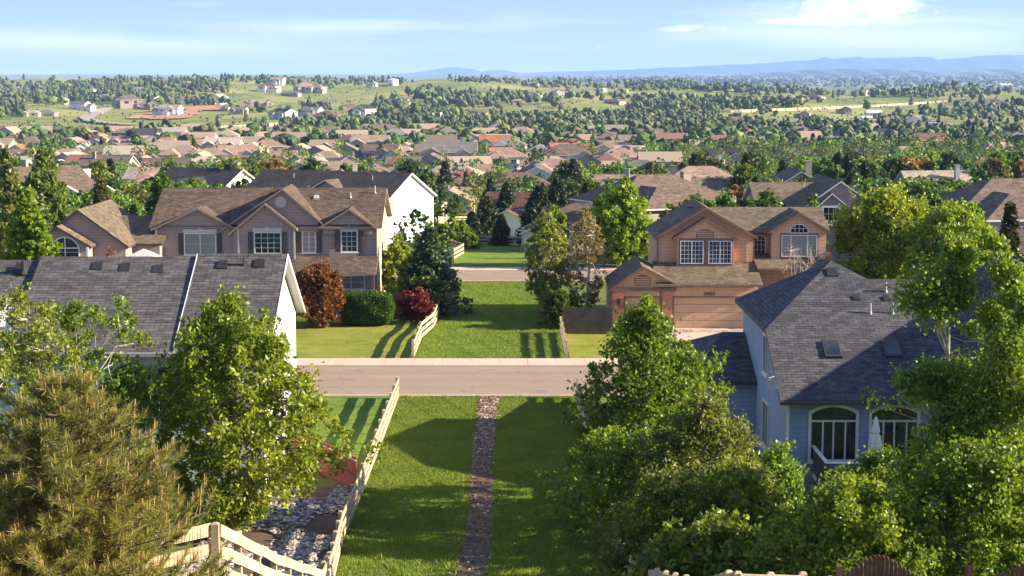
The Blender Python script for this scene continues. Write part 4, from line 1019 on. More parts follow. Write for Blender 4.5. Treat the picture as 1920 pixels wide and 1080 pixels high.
# ================================================================ trees
def prof_r(kind, t):
    """crown radius fraction at height fraction t (0 bottom .. 1 top)"""
    if kind == 'round': return math.sqrt(max(0, 1 - (2 * t - 1) ** 2)) * .55 + .45 * math.sin(pi * min(1, t * 1.0)) ** .6 if 0 < t < 1 else .1
    if kind == 'oval': return (math.sin(pi * t ** .8)) ** .7
    if kind == 'egg': return (math.sin(pi * min(1, t ** .62))) ** .75
    if kind == 'column': return .55 + .45 * math.sin(pi * t) if t < .9 else (1 - t) * 5.5 + .1
    if kind == 'spire': return max(.06, (1 - t) ** .72)
    if kind == 'cone': return (1 - t) ** .8 * .95 + .05
    if kind == 'vase': return .35 + .65 * math.sin(pi * min(1, t * .85)) ** .8
    if kind == 'dome': return math.sqrt(max(0, 1 - t ** 2.2))
    return 1
def leafquads(P, N, size, rng, elong=1.5, flat=.3):
    n = len(P)
    d = rng.normal(size=(n, 3)); d[:, 2] -= .25; d = d * .8 + N * .6
    d /= np.linalg.norm(d, axis=1)[:, None]
    u = rng.normal(size=(n, 3)); u[:, 2] += 0; u -= (u * d).sum(1)[:, None] * d; u /= np.linalg.norm(u, axis=1)[:, None]
    nrm = np.cross(d, u)
    s = (size * rng.uniform(.6, 1.35, n))[:, None]
    a = d * s * elong * .5; b = u * s * .5; c = nrm * s * flat
    V = np.stack([P - a, P + b - c * .0 + c * .3, P + a, P - b + c * .3], 1).reshape(-1, 3)
    return V, np.arange(4 * n).reshape(-1, 4)
def crown_clusters(rng, H_, R, cb, kind, ncl, lob=.3, inner=.3, lean=0):
    ph = rng.uniform(0, 2 * pi, 6); out = []
    lobes = [(rng.uniform(0, 2 * pi), rng.uniform(.1, .95), rng.uniform(.6, 1.25)) for _ in range(7)]
    while len(out) < ncl:
        t = rng.random() ** .85; a = rng.uniform(0, 2 * pi)
        pr = prof_r(kind, t)
        if rng.random() > pr * 1.1 + .1: continue
        k = 1 + lob * (.5 * math.sin(2 * a + ph[0] + 3 * t) + .5 * math.sin(3 * a + ph[1] - 7 * t) + .4 * math.sin(5 * a + ph[2] + 11 * t))
        for la, lt, lk in lobes:
            da = abs((a - la + pi) % (2 * pi) - pi)
            if da < .6 and abs(t - lt) < .16: k *= lk
        rr = R * pr * k * (inner + (1 - inner) * rng.random() ** .5)
        if rng.random() < .16: rr *= 1.3
        out.append((rr * cos(a), rr * sin(a), H_ * (cb + (1 - cb) * t * (1 - .06 * rng.random())), rr / max(R, .01)))
    return np.array(out)
def tree_geo(seed, H_, R, cb=.22, kind='oval', ncl=160, lpc=120, ls=.12, crad=.5, tr=.13, lob=.3, inner=.3, elong=1.5, limbs=True, stems=1, twigs=True, updir=.6):
    rng = np.random.default_rng(seed); cl = crown_clusters(rng, H_, R, cb, kind, ncl, lob, inner)
    tb = MB()
    # trunk(s)
    stemsP = []
    for s in range(stems):
        a = rng.uniform(0, 2 * pi); off = 0 if stems == 1 else .12; spread = 0 if stems == 1 else R * .35
        pts = []; k = 7
        for i in range(k + 1):
            t = i / k; pts.append(np.array([cos(a) * (off + spread * t) + .05 * H_ * .3 * math.sin(3 * t + s + seed), sin(a) * (off + spread * t) + .05 * H_ * .3 * math.sin(2.3 * t + seed * 2), -.3 + (H_ * .93 + .3) * t]))
        stemsP.append(pts); tb.tube(pts, [tr * (1 - .88 * (i / k) ** .9) * (1.25 if i == 0 else 1) / (1 if stems == 1 else 1.35) for i in range(k + 1)], 7)
    def stem_at(s, z):
        p = stemsP[s]; zz = [q[2] for q in p]; return np.array([np.interp(z, zz, [q[0] for q in p]), np.interp(z, zz, [q[1] for q in p]), z])
    if limbs:
        nl = max(7, int(ncl / 9)); hubs = []
        order = rng.permutation(len(cl))[:nl]
        for i in order:
            c = cl[i, :3]; s = rng.integers(stems); z0 = max(H_ * cb * .75, c[2] - updir * np.hypot(c[0], c[1]) - .3); z0 = min(z0, H_ * .88)
            b = stem_at(s, z0); m = b + (c - b) * .5 + [0, 0, -.05 * H_ * rng.random()]; e = b + (c - b) * .95
            r0 = max(.012, tr * (.42 if stems == 1 else .24) * (1 - z0 / H_) + .01)
            tb.tube([b, m, e], [r0, r0 * .65, r0 * .3], 5, cap=False); hubs += [m, b + (c - b) * .75, e]
        hubs = np.array(hubs)
        if twigs:
            for c in cl[:, :3]:
                dd = np.linalg.norm(hubs - c, axis=1) + (hubs[:, 2] > c[2]) * .6; h = hubs[np.argmin(dd)]
                tb.tube([h, (h + c) / 2 + rng.normal(size=3) * .05, c], [.018 + tr * .05, .012 + tr * .02, .006], 4, cap=False)
    # leaves: on short curved shoots through each cluster
    n = len(cl) * lpc; ci = np.repeat(np.arange(len(cl)), lpc)
    size_c = rng.uniform(.5, 1.35, len(cl)) * crad
    out = cl[:, :3] - np.array([0, 0, H_ * (cb + (1 - cb) * .35)]); out /= np.linalg.norm(out, axis=1)[:, None] + 1e-6
    # each cluster: 6 shoots
    ns = 6; sh = rng.normal(size=(len(cl), ns, 3)) + out[:, None] * .9 + np.array([0, 0, .35]); sh /= np.linalg.norm(sh, axis=2)[..., None]
    si = rng.integers(0, ns, n); t = rng.random(n) ** .7
    P = cl[ci, :3] + sh[ci, si] * (t * size_c[ci])[:, None] + rng.normal(size=(n, 3)) * (size_c[ci] * .2)[:, None]
    V, F = leafquads(P, sh[ci, si], ls, rng, elong)
    return tb, V, F
def tree(label, x, y, H_, R, color, name='tree', cat='tree', seed=1, bark='bark', group=None, leafmat='leaf', **kw):
    z = H(x, y); r = empty(name, (x, y, z), label, cat, group)
    tb, V, F = tree_geo(seed, H_, R, **kw)
    link('trunk', tb.mesh('trunk', M[bark], recalc=False), r)
    link('crown', rawmesh('crown', V, F4=F, mat=M[leafmat]), r, color=(color[0] * (2.0 if color[0] < .12 else 1.38), color[1] * (1.6 if color[0] < .12 else 1.38), color[2] * 1.4)); return r
def pine_geo(seed, H_, R, nb=150, needle=.16, nn=46, density=8, cb=.08, tr=.16, blade=.008, up=.55):
    rng = np.random.default_rng(seed); tb = MB()
    tb.tube([(0, 0, -.3), (0, 0, H_ * .5), (.03, .02, H_ * .98)], [tr, tr * .6, .03], 8)
    T = []; Dr = []
    for i in range(nb):
        t = (i + .5) / nb; z = H_ * (cb + (1 - cb) * t * .97); a = i * 2.4 + rng.uniform(-.4, .4)
        L = R * (min(1, (1 - t) * 1.35 + .06) ** .75) * rng.uniform(.58, 1.18)
        rise = up * (.3 + t * .9); d = np.array([cos(a), sin(a), 0])
        p0 = np.array([0, 0, z]); p1 = p0 + d * L * .55 + [0, 0, L * rise * .2]; p2 = p0 + d * L + [0, 0, L * rise * .62]
        tb.tube([p0, p1, p2], [.012 + .02 * (1 - t) + L * .006, .014, .007], 5, cap=False)
        m = max(3, int(density * L / R * 1.6))
        for j in range(m):
            s = .14 + .86 * (j + rng.random()) / m; q = p0 * (1 - s) ** 2 + 2 * p1 * s * (1 - s) + p2 * s * s
            side = np.array([-d[1], d[0], 0]) * rng.choice([-1, 1]); dd = side * rng.uniform(.3, 1.0) + d * rng.uniform(.3, 1) + [0, 0, rng.uniform(.1, .9)]
            dd /= np.linalg.norm(dd); l = L * rng.uniform(.12, .3) * (1.25 - s * .5)
            e = q + dd * l + [0, 0, l * .25]; tb.tube([q, e], [.009, .005], 3, cap=False)
            for w in np.arange(.45, 1.01, max(.14, .13 / max(l, .1))): T.append(q + (e - q) * w); Dr.append(dd * .7 + np.array([0, 0, .5]))
        T.append(p2); Dr.append(d * .5 + np.array([0, 0, .9]))
    T = np.array(T); Dr = np.array(Dr); Dr /= np.linalg.norm(Dr, axis=1)[:, None]; n = len(T) * nn; ci = np.repeat(np.arange(len(T)), nn)
    v = rng.normal(size=(n, 3)) * .62 + Dr[ci] * 1.0; v /= np.linalg.norm(v, axis=1)[:, None]
    L = needle * rng.uniform(.7, 1.2, n); base = T[ci] + Dr[ci] * rng.uniform(-.09, .09, n)[:, None]
    w = np.cross(v, rng.normal(size=(n, 3))); w /= np.linalg.norm(w, axis=1)[:, None]; w *= blade
    V = np.stack([base - w, base + w, base + v * L[:, None]], 1).reshape(-1, 3)
    return tb, V, np.arange(3 * n).reshape(-1, 3), T, Dr
def _(c): return c
GA = (.085, .15, .022); GB = (.05, .105, .018); LIME = (.18, .24, .026); GD = (.035, .075, .02); OLV = (.115, .13, .035); PINE = (.085, .105, .03); SPR = (.045, .075, .04); RUS = (.115, .06, .028); PUR = (.095, .022, .028)
# -- foreground left
tb, V, F, T, Dr = pine_geo(4, 4.15, 2.15, nb=250, needle=.15, nn=46, density=11, cb=-.1, blade=.0048, tr=.1)
px_, py_ = WX(118, 800, 27.3), 27.3
r = empty('pine_tree', (px_, py_, H(px_, py_)), 'big shaggy pine with tan candles filling the bottom left', 'tree')
link('trunk', tb.mesh('trunk', M['bark'], recalc=False), r)
link('needles', rawmesh('needles', V, F3=F, mat=M['needle']), r, color=(.27, .265, .065))
rng = np.random.default_rng(9); sel = [i for i in range(len(T)) if rng.random() < .3]; cb_ = MB()
for i in sel: cb_.tube([T[i], T[i] + np.array([0, 0, .15]) + Dr[i] * .04], [.010, .005], 4)
link('candles', cb_.mesh('candles', m_plain('pine_candle', (.42, .25, .10), .8), recalc=False), r)
tree('bushy bright green elm between the big pine and the rail fence', -10.8, 64.5, 9.5, 3.05, (.115, .185, .022), seed=11, kind='oval', cb=.08, ncl=400, lpc=78, ls=.115, crad=.62, tr=.16, lob=.3, inner=.25, elong=2.0, updir=1.0)
tree('sparse cottonwood with pale stems at the left edge before the slate roof', WX(20, 600, 60), 60, 10.0, 1.9, (.115, .175, .03), seed=12, kind='column', bark='bark_pale', cb=.1, ncl=190, lpc=90, ls=.11, crad=.5, tr=.09, lob=.5, stems=3, elong=1.25, group=None)
tree('sparse upright cottonwood in front of the middle of the slate roof', WX(150, 600, 62), 62, 9.6, 2.0, (.09, .165, .025), seed=13, kind='vase', bark='bark_pale', cb=.1, ncl=150, lpc=90, ls=.11, crad=.42, tr=.08, lob=.6, stems=3, elong=1.25)
tree('low leafy tree behind the big pine under the slate roof eave', WX(235, 700, 63.5), 63.5, 7.0, 1.7, (.10, .18, .03), seed=14, kind='oval', cb=.15, ncl=110, lpc=90, ls=.11, crad=.5, tr=.07)
tree('small bright shrub at the lower left corner beside the big pine', WX(8, 950, 38), 38, 3.3, .8, (.13, .2, .03), name='shrub', cat='shrub', seed=15, kind='oval', cb=.1, ncl=34, lpc=80, ls=.12, crad=.35, tr=.03)
# -- foreground right
tree('dark green maple overhanging the strip right of the channel', 5.2, 66.5, 9.1, 3.7, (.075, .145, .02), seed=21, kind='spire', cb=.02, ncl=400, lpc=72, ls=.13, crad=.55, tr=.15, lob=.38, inner=.25, elong=1.2)
tree('leafy maple half hidden behind the dark maple by the blue house', 6.7, 70.5, 7.9, 2.2, (.08, .15, .02), seed=37, kind='oval', cb=.03, ncl=150, lpc=70, ls=.13, crad=.55, tr=.1, lob=.35)
tree('low spreading maple reaching over the strip below the dark maple', 3.8, 62.5, 4.6, 1.8, (.09, .165, .022), seed=22, kind='round', cb=.03, ncl=130, lpc=75, ls=.13, crad=.5, tr=.08, lob=.4, elong=1.2)
tree('reddish olive crab tree right of the dark maple', 6.9, 60.5, 5.9, 2.2, (.12, .15, .035), seed=23, kind='oval', cb=.05, ncl=230, lpc=75, ls=.10, crad=.5, tr=.1, lob=.35, elong=1.7)
tree('small bright green poplar below the blue house corner', 9.3, 58.5, 4.4, .95, (.12, .205, .028), seed=24, kind='oval', cb=.05, ncl=90, lpc=85, ls=.13, crad=.45, tr=.06, lob=.35, elong=1.15)
tree('leafy shrub tree in front of the lower left of the blue house', 7.4, 54.5, 4.0, 2.1, (.095, .15, .026), seed=25, kind='dome', cb=.02, ncl=170, lpc=75, ls=.11, crad=.5, tr=.07, lob=.35)
tree('dark undergrowth tree at the foot of the crab tree by the rail fence', 5.0, 54.0, 3.6, 1.8, (.085, .13, .025), seed=26, kind='dome', cb=.02, ncl=170, lpc=80, ls=.11, crad=.5, tr=.06, lob=.35)
tree('round leafy tree in front of the deck of the blue house', 12.5, 56.0, 4.4, 1.4, (.09, .165, .022), seed=27, kind='round', cb=.03, ncl=190, lpc=100, ls=.105, crad=.5, tr=.08, lob=.38, elong=1.15)
tree('glossy leafy poplar right of the closed parasol', 14.5, 51.5, 5.6, 1.7, (.085, .16, .02), seed=28, kind='round', cb=.02, ncl=230, lpc=100, ls=.105, crad=.5, tr=.09, lob=.42, elong=1.15)
tree('tall leafy poplar against the right edge below the blue house wing', 15.1, 52.0, 9.2, 2.1, (.10, .18, .026), seed=29, kind='column', cb=.05, ncl=230, lpc=90, ls=.11, crad=.5, tr=.09, lob=.5, bark='bark_pale', stems=2, elong=1.15)
tree('leafy bush tree behind the dark humped privacy fence', 9.0, 44.0, 3.4, 2.0, (.09, .16, .02), seed=30, kind='dome', cb=.02, ncl=200, lpc=130, ls=.092, crad=.5, tr=.06, lob=.35)
tree('dense leafy bush filling the bottom right corner', 12.6, 44.5, 4.6, 2.2, (.085, .155, .02), seed=31, kind='dome', cb=.02, ncl=230, lpc=130, ls=.092, crad=.5, tr=.06, lob=.35)
tree('dense dark bush between the maple and the hilltop rail fence', 5.6, 46.5, 2.5, 1.7, (.085, .14, .025), seed=36, kind='dome', cb=.02, ncl=160, lpc=85, ls=.12, crad=.45, tr=.06, lob=.3)
def aspen(label, x, y, H_, tiers, seed, col, side=1):
    """slender pale-stemmed tree with separate leaf tiers: tiers = (height fraction, offset, radius, clusters)"""
    z = H(x, y); r = empty('aspen_tree', (x, y, z), label, 'tree'); rng = np.random.default_rng(seed); tb = MB()
    pts = [np.array([.02 * i * side + .05 * math.sin(i + seed), .03 * i, -.3 + (H_ + .3) * i / 8]) for i in range(9)]
    tb.tube(pts, [.075 * (1 - .8 * i / 8) for i in range(9)], 7)
    Vs, Fs, nb = [], [], 0
    for (t, dx, R_, ncl) in tiers:
        c = np.array([.16 * t * side + dx, 0, t * H_]); b0 = np.array([.16 * t * side, .2 * t, max(.3, t * H_ - abs(dx) * 1.6 - .8)])
        for q in range(4): tb.tube([b0, (b0 + c) / 2 + rng.normal(size=3) * .08, c + rng.normal(size=3) * R_ * .6], [.03, .02, .008], 5, cap=False)
        n = ncl * 100; d = rng.normal(size=(ncl, 3)); d /= np.linalg.norm(d, axis=1)[:, None]; cc = c + d * (R_ * rng.random((ncl, 1)) ** .4) * [1, 1, 1.1]
        ci = np.repeat(np.arange(ncl), 100); P = cc[ci] + rng.normal(size=(n, 3)) * R_ * .3
        for k in cc[::2]: tb.tube([c - [0, 0, R_ * .4], k], [.012, .005], 3, cap=False)
        V, F = leafquads(P, d[ci], .098, rng, 1.15); Vs.append(V); Fs.append(F + nb); nb += len(V)
    link('trunk', tb.mesh('trunk', M['bark_pale'], recalc=False), r); link('crown', rawmesh('crown', np.concatenate(Vs), F4=np.concatenate(Fs), mat=M['leaf']), r, color=(col[0] * 1.9, col[1] * 1.6, col[2] * 1.4))
aspen('tall slender aspen with bare pale stem crossing the right skylight', WX(1772, 700, 50), 50, WZ(445, 50) - H(12.7, 50), [(.985, -.05, .3, 12), (.93, .25, .42, 18), (.85, -.75, .75, 34), (.86, .15, .5, 22), (.62, -1.0, .5, 18), (.6, -.1, .55, 24), (.5, .3, .6, 24), (.38, -.5, .8, 36)], 41, (.10, .185, .03), 1)
aspen('tall slender aspen near the right edge above the blue roof wing', WX(1852, 700, 49.5), 49.5, WZ(450, 49.5) - H(13.8, 49.5), [(.985, .0, .25, 8), (.9, .35, .5, 20), (.8, 0, .42, 18), (.72, .6, .6, 26), (.58, 0, .9, 44), (.45, -.3, .9, 40), (.35, .4, .9, 40)], 42, (.11, .195, .032), 1)
aspen('slender aspen cut by the right edge', WX(1915, 700, 48.5), 48.5, WZ(540, 48.5) - H(14.5, 48.5), [(.95, .0, .4, 16), (.82, -.3, .55, 24), (.68, .2, .7, 30), (.5, -.2, .9, 40), (.35, 0, .9, 40)], 43, (.12, .2, .03), -1)

# -- middle distance, one by one: (label, px, py_top, Y, half width px, kind, colour, extra)
def mid(label, px, pyt, Y, hw, kind, colr, seed, name='tree', cat='tree', cb=.12, ls=.24, ncl=None, lpc=60, base=None, lob=.3, bark='bark', stems=1, inner=.3, group=None, elong=1.4, crad=None):
    x = WX(px, pyt, Y); g_ = H(x, Y); H_ = WZ(pyt, Y) - g_; R = hw / FPX * Y * 1.02
    ncl = ncl or int(min(420, 40 + 9 * R * H_)); 
    return tree(label, x, Y, max(.8, H_ * .99), R * .92, colr, name, cat, seed, bark, group, kind=kind, cb=cb, ncl=ncl, lpc=lpc, ls=ls, crad=crad or max(.25, R * .22), tr=.03 * H_ * .5, lob=lob, stems=stems, inner=inner, elong=elong)
mid('dense bright green conical tree left of the arched window house', 50, 352, 101, 56, 'egg', (.10, .19, .018), 51, ls=.2, ncl=380, lpc=70, cb=.05)
mid('pale green airy tree behind the dense bright tree at left', 82, 275, 152, 48, 'egg', (.14, .19, .05), 52, ls=.26, ncl=300)
mid('pale green tree at the far left edge behind the brown roof', 10, 272, 160, 36, 'egg', (.15, .18, .055), 53, ls=.26, ncl=200)
mid('russet leaved crab apple beside the clipped hedge', 596, 499, 121.5, 50, 'round', RUS, 54, ls=.14, ncl=260, lpc=90, cb=.08, bark='bark')
mid('reddish leafless-looking shrub by the tan-mauve house', 205, 458, 119, 32, 'round', (.17, .085, .06), 55, name='shrub', cat='shrub', ls=.12, ncl=70, lpc=40)
mid('lime green shrub right of the mauve house wall', 745, 440, 133, 30, 'oval', (.17, .235, .03), 56, name='shrub', cat='shrub', ls=.2, ncl=150)
mid('lime green lower shrub before the blue-green spruce', 775, 480, 128.5, 34, 'round', (.15, .23, .025), 57, name='shrub', cat='shrub', ls=.18, ncl=170)
mid('purple leaved plum bush behind the rail fence', 783, 543, 124, 32, 'round', PUR, 58, name='shrub', cat='shrub', ls=.13, ncl=130, lpc=80)
mid('tall silver birch clump right of the strip', 1025, 392, 128, 44, 'oval', (.115, .17, .04), 59, bark='bark_pale', stems=3, ls=.15, ncl=240, lpc=48, cb=.08)
mid('pinkish twiggy birch beside the tan house', 1098, 388, 125, 40, 'oval', (.19, .16, .075), 60, bark='bark_pale', stems=4, ls=.12, ncl=200, lpc=30, cb=.1)
mid('dark low bush at the foot of the birches', 1050, 545, 121.5, 34, 'dome', (.05, .085, .02), 61, name='shrub', cat='shrub', ls=.16, ncl=120)
mid('yellow-green upright tree left of the tan house roof', 1172, 345, 161, 58, 'egg', (.16, .24, .022), 62, ls=.26, ncl=330, lpc=75, cb=.08)
mid('bright green young tree behind the birches', 1040, 385, 163, 30, 'egg', (.11, .20, .02), 63, ls=.24)
mid('bright rounded bush where the green strip bends', 855, 418, 196, 38, 'dome', (.085, .16, .025), 64, name='shrub', cat='shrub', ls=.26)
mid('small rounded bush by the end of the green strip', 880, 440, 190, 18, 'dome', (.08, .16, .025), 65, name='shrub', cat='shrub', ls=.24)
mid('huge yellow-green ash tree behind the charcoal roof', 1668, 362, 129, 92, 'round', (.20, .245, .024), 66, ls=.19, ncl=420, lpc=90, cb=.1, crad=.8)
mid('yellow-green ash tree behind the right part of the charcoal roof', 1790, 392, 123, 78, 'round', (.17, .235, .022), 67, ls=.19, ncl=420, lpc=85, cb=.12, crad=.8)
mid('bright green maple between the big ash and the dark pine', 1822, 378, 133, 42, 'egg', (.10, .2, .02), 68, ls=.2, ncl=220)
mid('lime shrub at the far right beyond the charcoal roof', 1890, 505, 98, 44, 'dome', (.17, .24, .03), 69, name='shrub', cat='shrub', ls=.18)
mid('pinkish leafless bush in front of the tan house picture window', 1500, 455, 119, 40, 'vase', (.30, .20, .15), 70, name='shrub', cat='shrub', ls=.05, ncl=90, lpc=10, stems=5, bark='bark_pale')
mid('small green tree before the grey-trimmed house behind the tan roof', 1525, 362, 152, 26, 'oval', (.13, .21, .04), 71, ls=.22)
mid('tall twiggy pale tree between brown roofs and grey-trimmed house', 1395, 350, 186, 24, 'oval', (.17, .15, .08), 72, ls=.2, bark='bark_pale', stems=3)
mid('round orange-flecked dark tree beyond the tan house', 1395, 312, 235, 36, 'round', (.06, .12, .02), 73, ls=.3)
mid('golden twiggy willow above the mauve house roof', 505, 297, 290, 30, 'vase', (.24, .17, .06), 74, ls=.3, ncl=200)
mid('yellow-green tree above the left gable of the mauve house', 440, 298, 268, 42, 'round', (.15, .19, .045), 75, ls=.32, ncl=220)
mid('dark evergreen shrub tree left of the mauve house roof', 190, 330, 172, 34, 'cone', (.06, .075, .03), 76, ls=.22, ncl=260, cb=.03)
mid('deep green leafy tree beside the dark roofed small house', 305, 322, 180, 30, 'oval', (.06, .13, .02), 77, ls=.24, ncl=200)
# hedge
def hedge():
    x0, x1 = WX(636, 570, 123), WX(741, 570, 123); rng = np.random.default_rng(5); n = 26000
    cx, w = (x0 + x1) / 2, (x1 - x0) / 2; r = empty('hedge', (cx, 123, 0), 'big clipped rounded green hedge in front of the mauve house', 'hedge')
    v = rng.normal(size=(n, 3)); v /= np.abs(v) .max(1)[:, None] ** .45 * np.linalg.norm(v, axis=1)[:, None] ** .55
    P = v * [w, 1.5, 1.25] * (1 - .12 * rng.random((n, 1)) ** 2) * (1 + .05 * np.sin(v[:, :1] * 7) * np.cos(v[:, 2:] * 6)) + [0, 0, 1.25]; P = P[P[:, 2] > 0]
    V, F = leafquads(P, v[:len(P)], .12, rng, 1.2); link('foliage', rawmesh('foliage', V, F4=F, mat=M['leaf']), r, color=(.06, .135, .015))
    mb = MB()
    for i in range(9): a = -1 + i * .25; mb.tube([(a * w * .8, 0, -.1), (a * w * .9, .1 * (i % 3), 1.9)], [.05, .02], 5)
    link('stems', mb.mesh('stems', M['bark'], recalc=False), r)
hedge()
# spruces and pines in the middle distance
def conifer_geo(seed, H_, R, nb=220, ls=.17, lpb=70, cb=.04, droop=.25, rough=.25):
    rng = np.random.default_rng(seed); tb = MB(); tb.tube([(0, 0, -.3), (0, 0, H_ * .97)], [.025 * H_ + .03, .02], 7); Ps, Ds = [], []
    for i in range(nb):
        t = ((i + .5) / nb) ** .9; z = H_ * (cb + (1 - cb) * t); a = i * 2.39996 + rng.uniform(-.3, .3); L = R * ((1 - t) ** .85 * .96 + .04) * rng.uniform(1 - rough, 1 + rough * .6)
        d = np.array([cos(a), sin(a), 0]); tip = np.array([0, 0, z]) + d * L + [0, 0, -droop * L * (1 - t) + .15 * L]
        if i % 2 == 0: tb.tube([(0, 0, z), tuple(tip)], [.02, .006], 4, cap=False)
        s = rng.random(lpb) ** .6; q = np.array([0, 0, z]) + (tip - np.array([0, 0, z])) * s[:, None]
        side = np.array([-d[1], d[0], 0]); q = q + side * (rng.normal(size=lpb) * L * .2 * (1.15 - s))[:, None] + rng.normal(size=(lpb, 3)) * .05 * R
        Ps.append(q); Ds.append(np.tile(d + [0, 0, .3], (lpb, 1)))
    P, Dd = np.concatenate(Ps), np.concatenate(Ds); V, F = leafquads(P, Dd, ls, rng, 2.2, .1); return tb, V, F
def conifer(label, px, pyt, Y, hw, colr, seed, name='spruce_tree', group=None, x=None, H_=None, **kw):
    if x is None: x = WX(px, pyt, Y)
    g_ = H(x, Y)
    if H_ is None: H_ = WZ(pyt, Y) - g_
    R = hw / FPX * Y; r = empty(name, (x, Y, g_), label, 'tree', group); tb, V, F = conifer_geo(seed, H_, R, **kw)
    link('trunk', tb.mesh('trunk', M['bark'], recalc=False), r); link('crown', rawmesh('crown', V, F4=F, mat=M['needle']), r, color=colr)
conifer('blue-green spruce beside the strip right of the mauve house', 805, 432, 128.5, 72, (.075, .12, .055), 81, nb=300, lpb=90, ls=.15, rough=.5)
for i, (px, py, Y, hw, cl, lb) in enumerate(((912, 372, 203, 42, (.06, .075, .03), 'broad dark pine standing at the left end of the far strip fence'), (885, 400, 200, 24, (.045, .06, .03), 'small dark pine left of the broad dark pine by the strip'),
        (940, 405, 197, 22, (.075, .08, .03), 'yellowish pine between the broad dark pine and the small white house'), (1010, 352, 206, 44, (.035, .05, .025), 'very dark tall pine right of the small white house'),
        (1045, 335, 222, 38, (.045, .06, .028), 'tall dark pine behind the very dark pine'), (950, 345, 225, 32, (.04, .06, .025), 'dark pine behind the small white house'), (1000, 395, 196, 36, (.035, .05, .022), 'low dark pine at the right of the far strip fence'),
        (795, 330, 232, 24, (.06, .075, .035), 'dark pine against the brick house behind the white gable'), (1075, 300, 300, 34, (.05, .07, .035), 'tall dark pine in the middle of the rooftops'), (1895, 385, 108, 46, (.055, .07, .028), 'dark pine at the right edge above the charcoal roof'))):
    conifer(lb, px, py, Y, hw, cl, 90 + i, name='pine_tree', nb=240, lpb=60, ls=.2, rough=.45, droop=.05)
# ================================================================ the suburb and the hills
def shared(mb, name, mats): return mb.mesh(name, mats)
def win_meshes(w, h, nx, nz, arch=0):
    mb = MB(); t = .11
    mb.box(-w / 2 - t, w / 2 + t, -.06, .02, -t, 0); mb.box(-w / 2 - t, w / 2 + t, -.06, .02, h, h + t); mb.box(-w / 2 - t, -w / 2, -.06, .02, 0.002, h - .002); mb.box(w / 2, w / 2 + t, -.06, .02, 0.002, h - .002)
    for i in range(1, nx): x = -w / 2 + w * i / nx; mb.box(x - .04, x + .04, -.05, 0, 0, h)
    for i in range(1, nz): z = h * i / nz; mb.box(-w / 2, w / 2, -.045, 0, z - .03, z + .03)
    g_ = MB().add([(-w / 2, -.012, 0), (w / 2, -.012, 0), (w / 2, -.012, h), (-w / 2, -.012, h)], [(0, 1, 2, 3)])
    return mb.mesh('window', M['tr_white']), g_.mesh('pane', M['glass'], recalc=False)
WM = {'a': win_meshes(1.7, 1.4, 2, 2), 'b': win_meshes(1.0, 1.4, 1, 2), 'c': win_meshes(2.4, 1.5, 3, 1)}
def chim(x, y, z0, z1): mb = MB(); mb.box(x - .5, x + .5, y - .4, y + .4, z0, z1); mb.box(x - .58, x + .58, y - .48, y + .48, z1 + .001, z1 + .15); return mb
def gdoor(w): 
    mb = MB()
    for i in range(4): mb.box(-w / 2, w / 2, -.05, .03, .02 + i * .53, .52 + i * .53)
    return mb
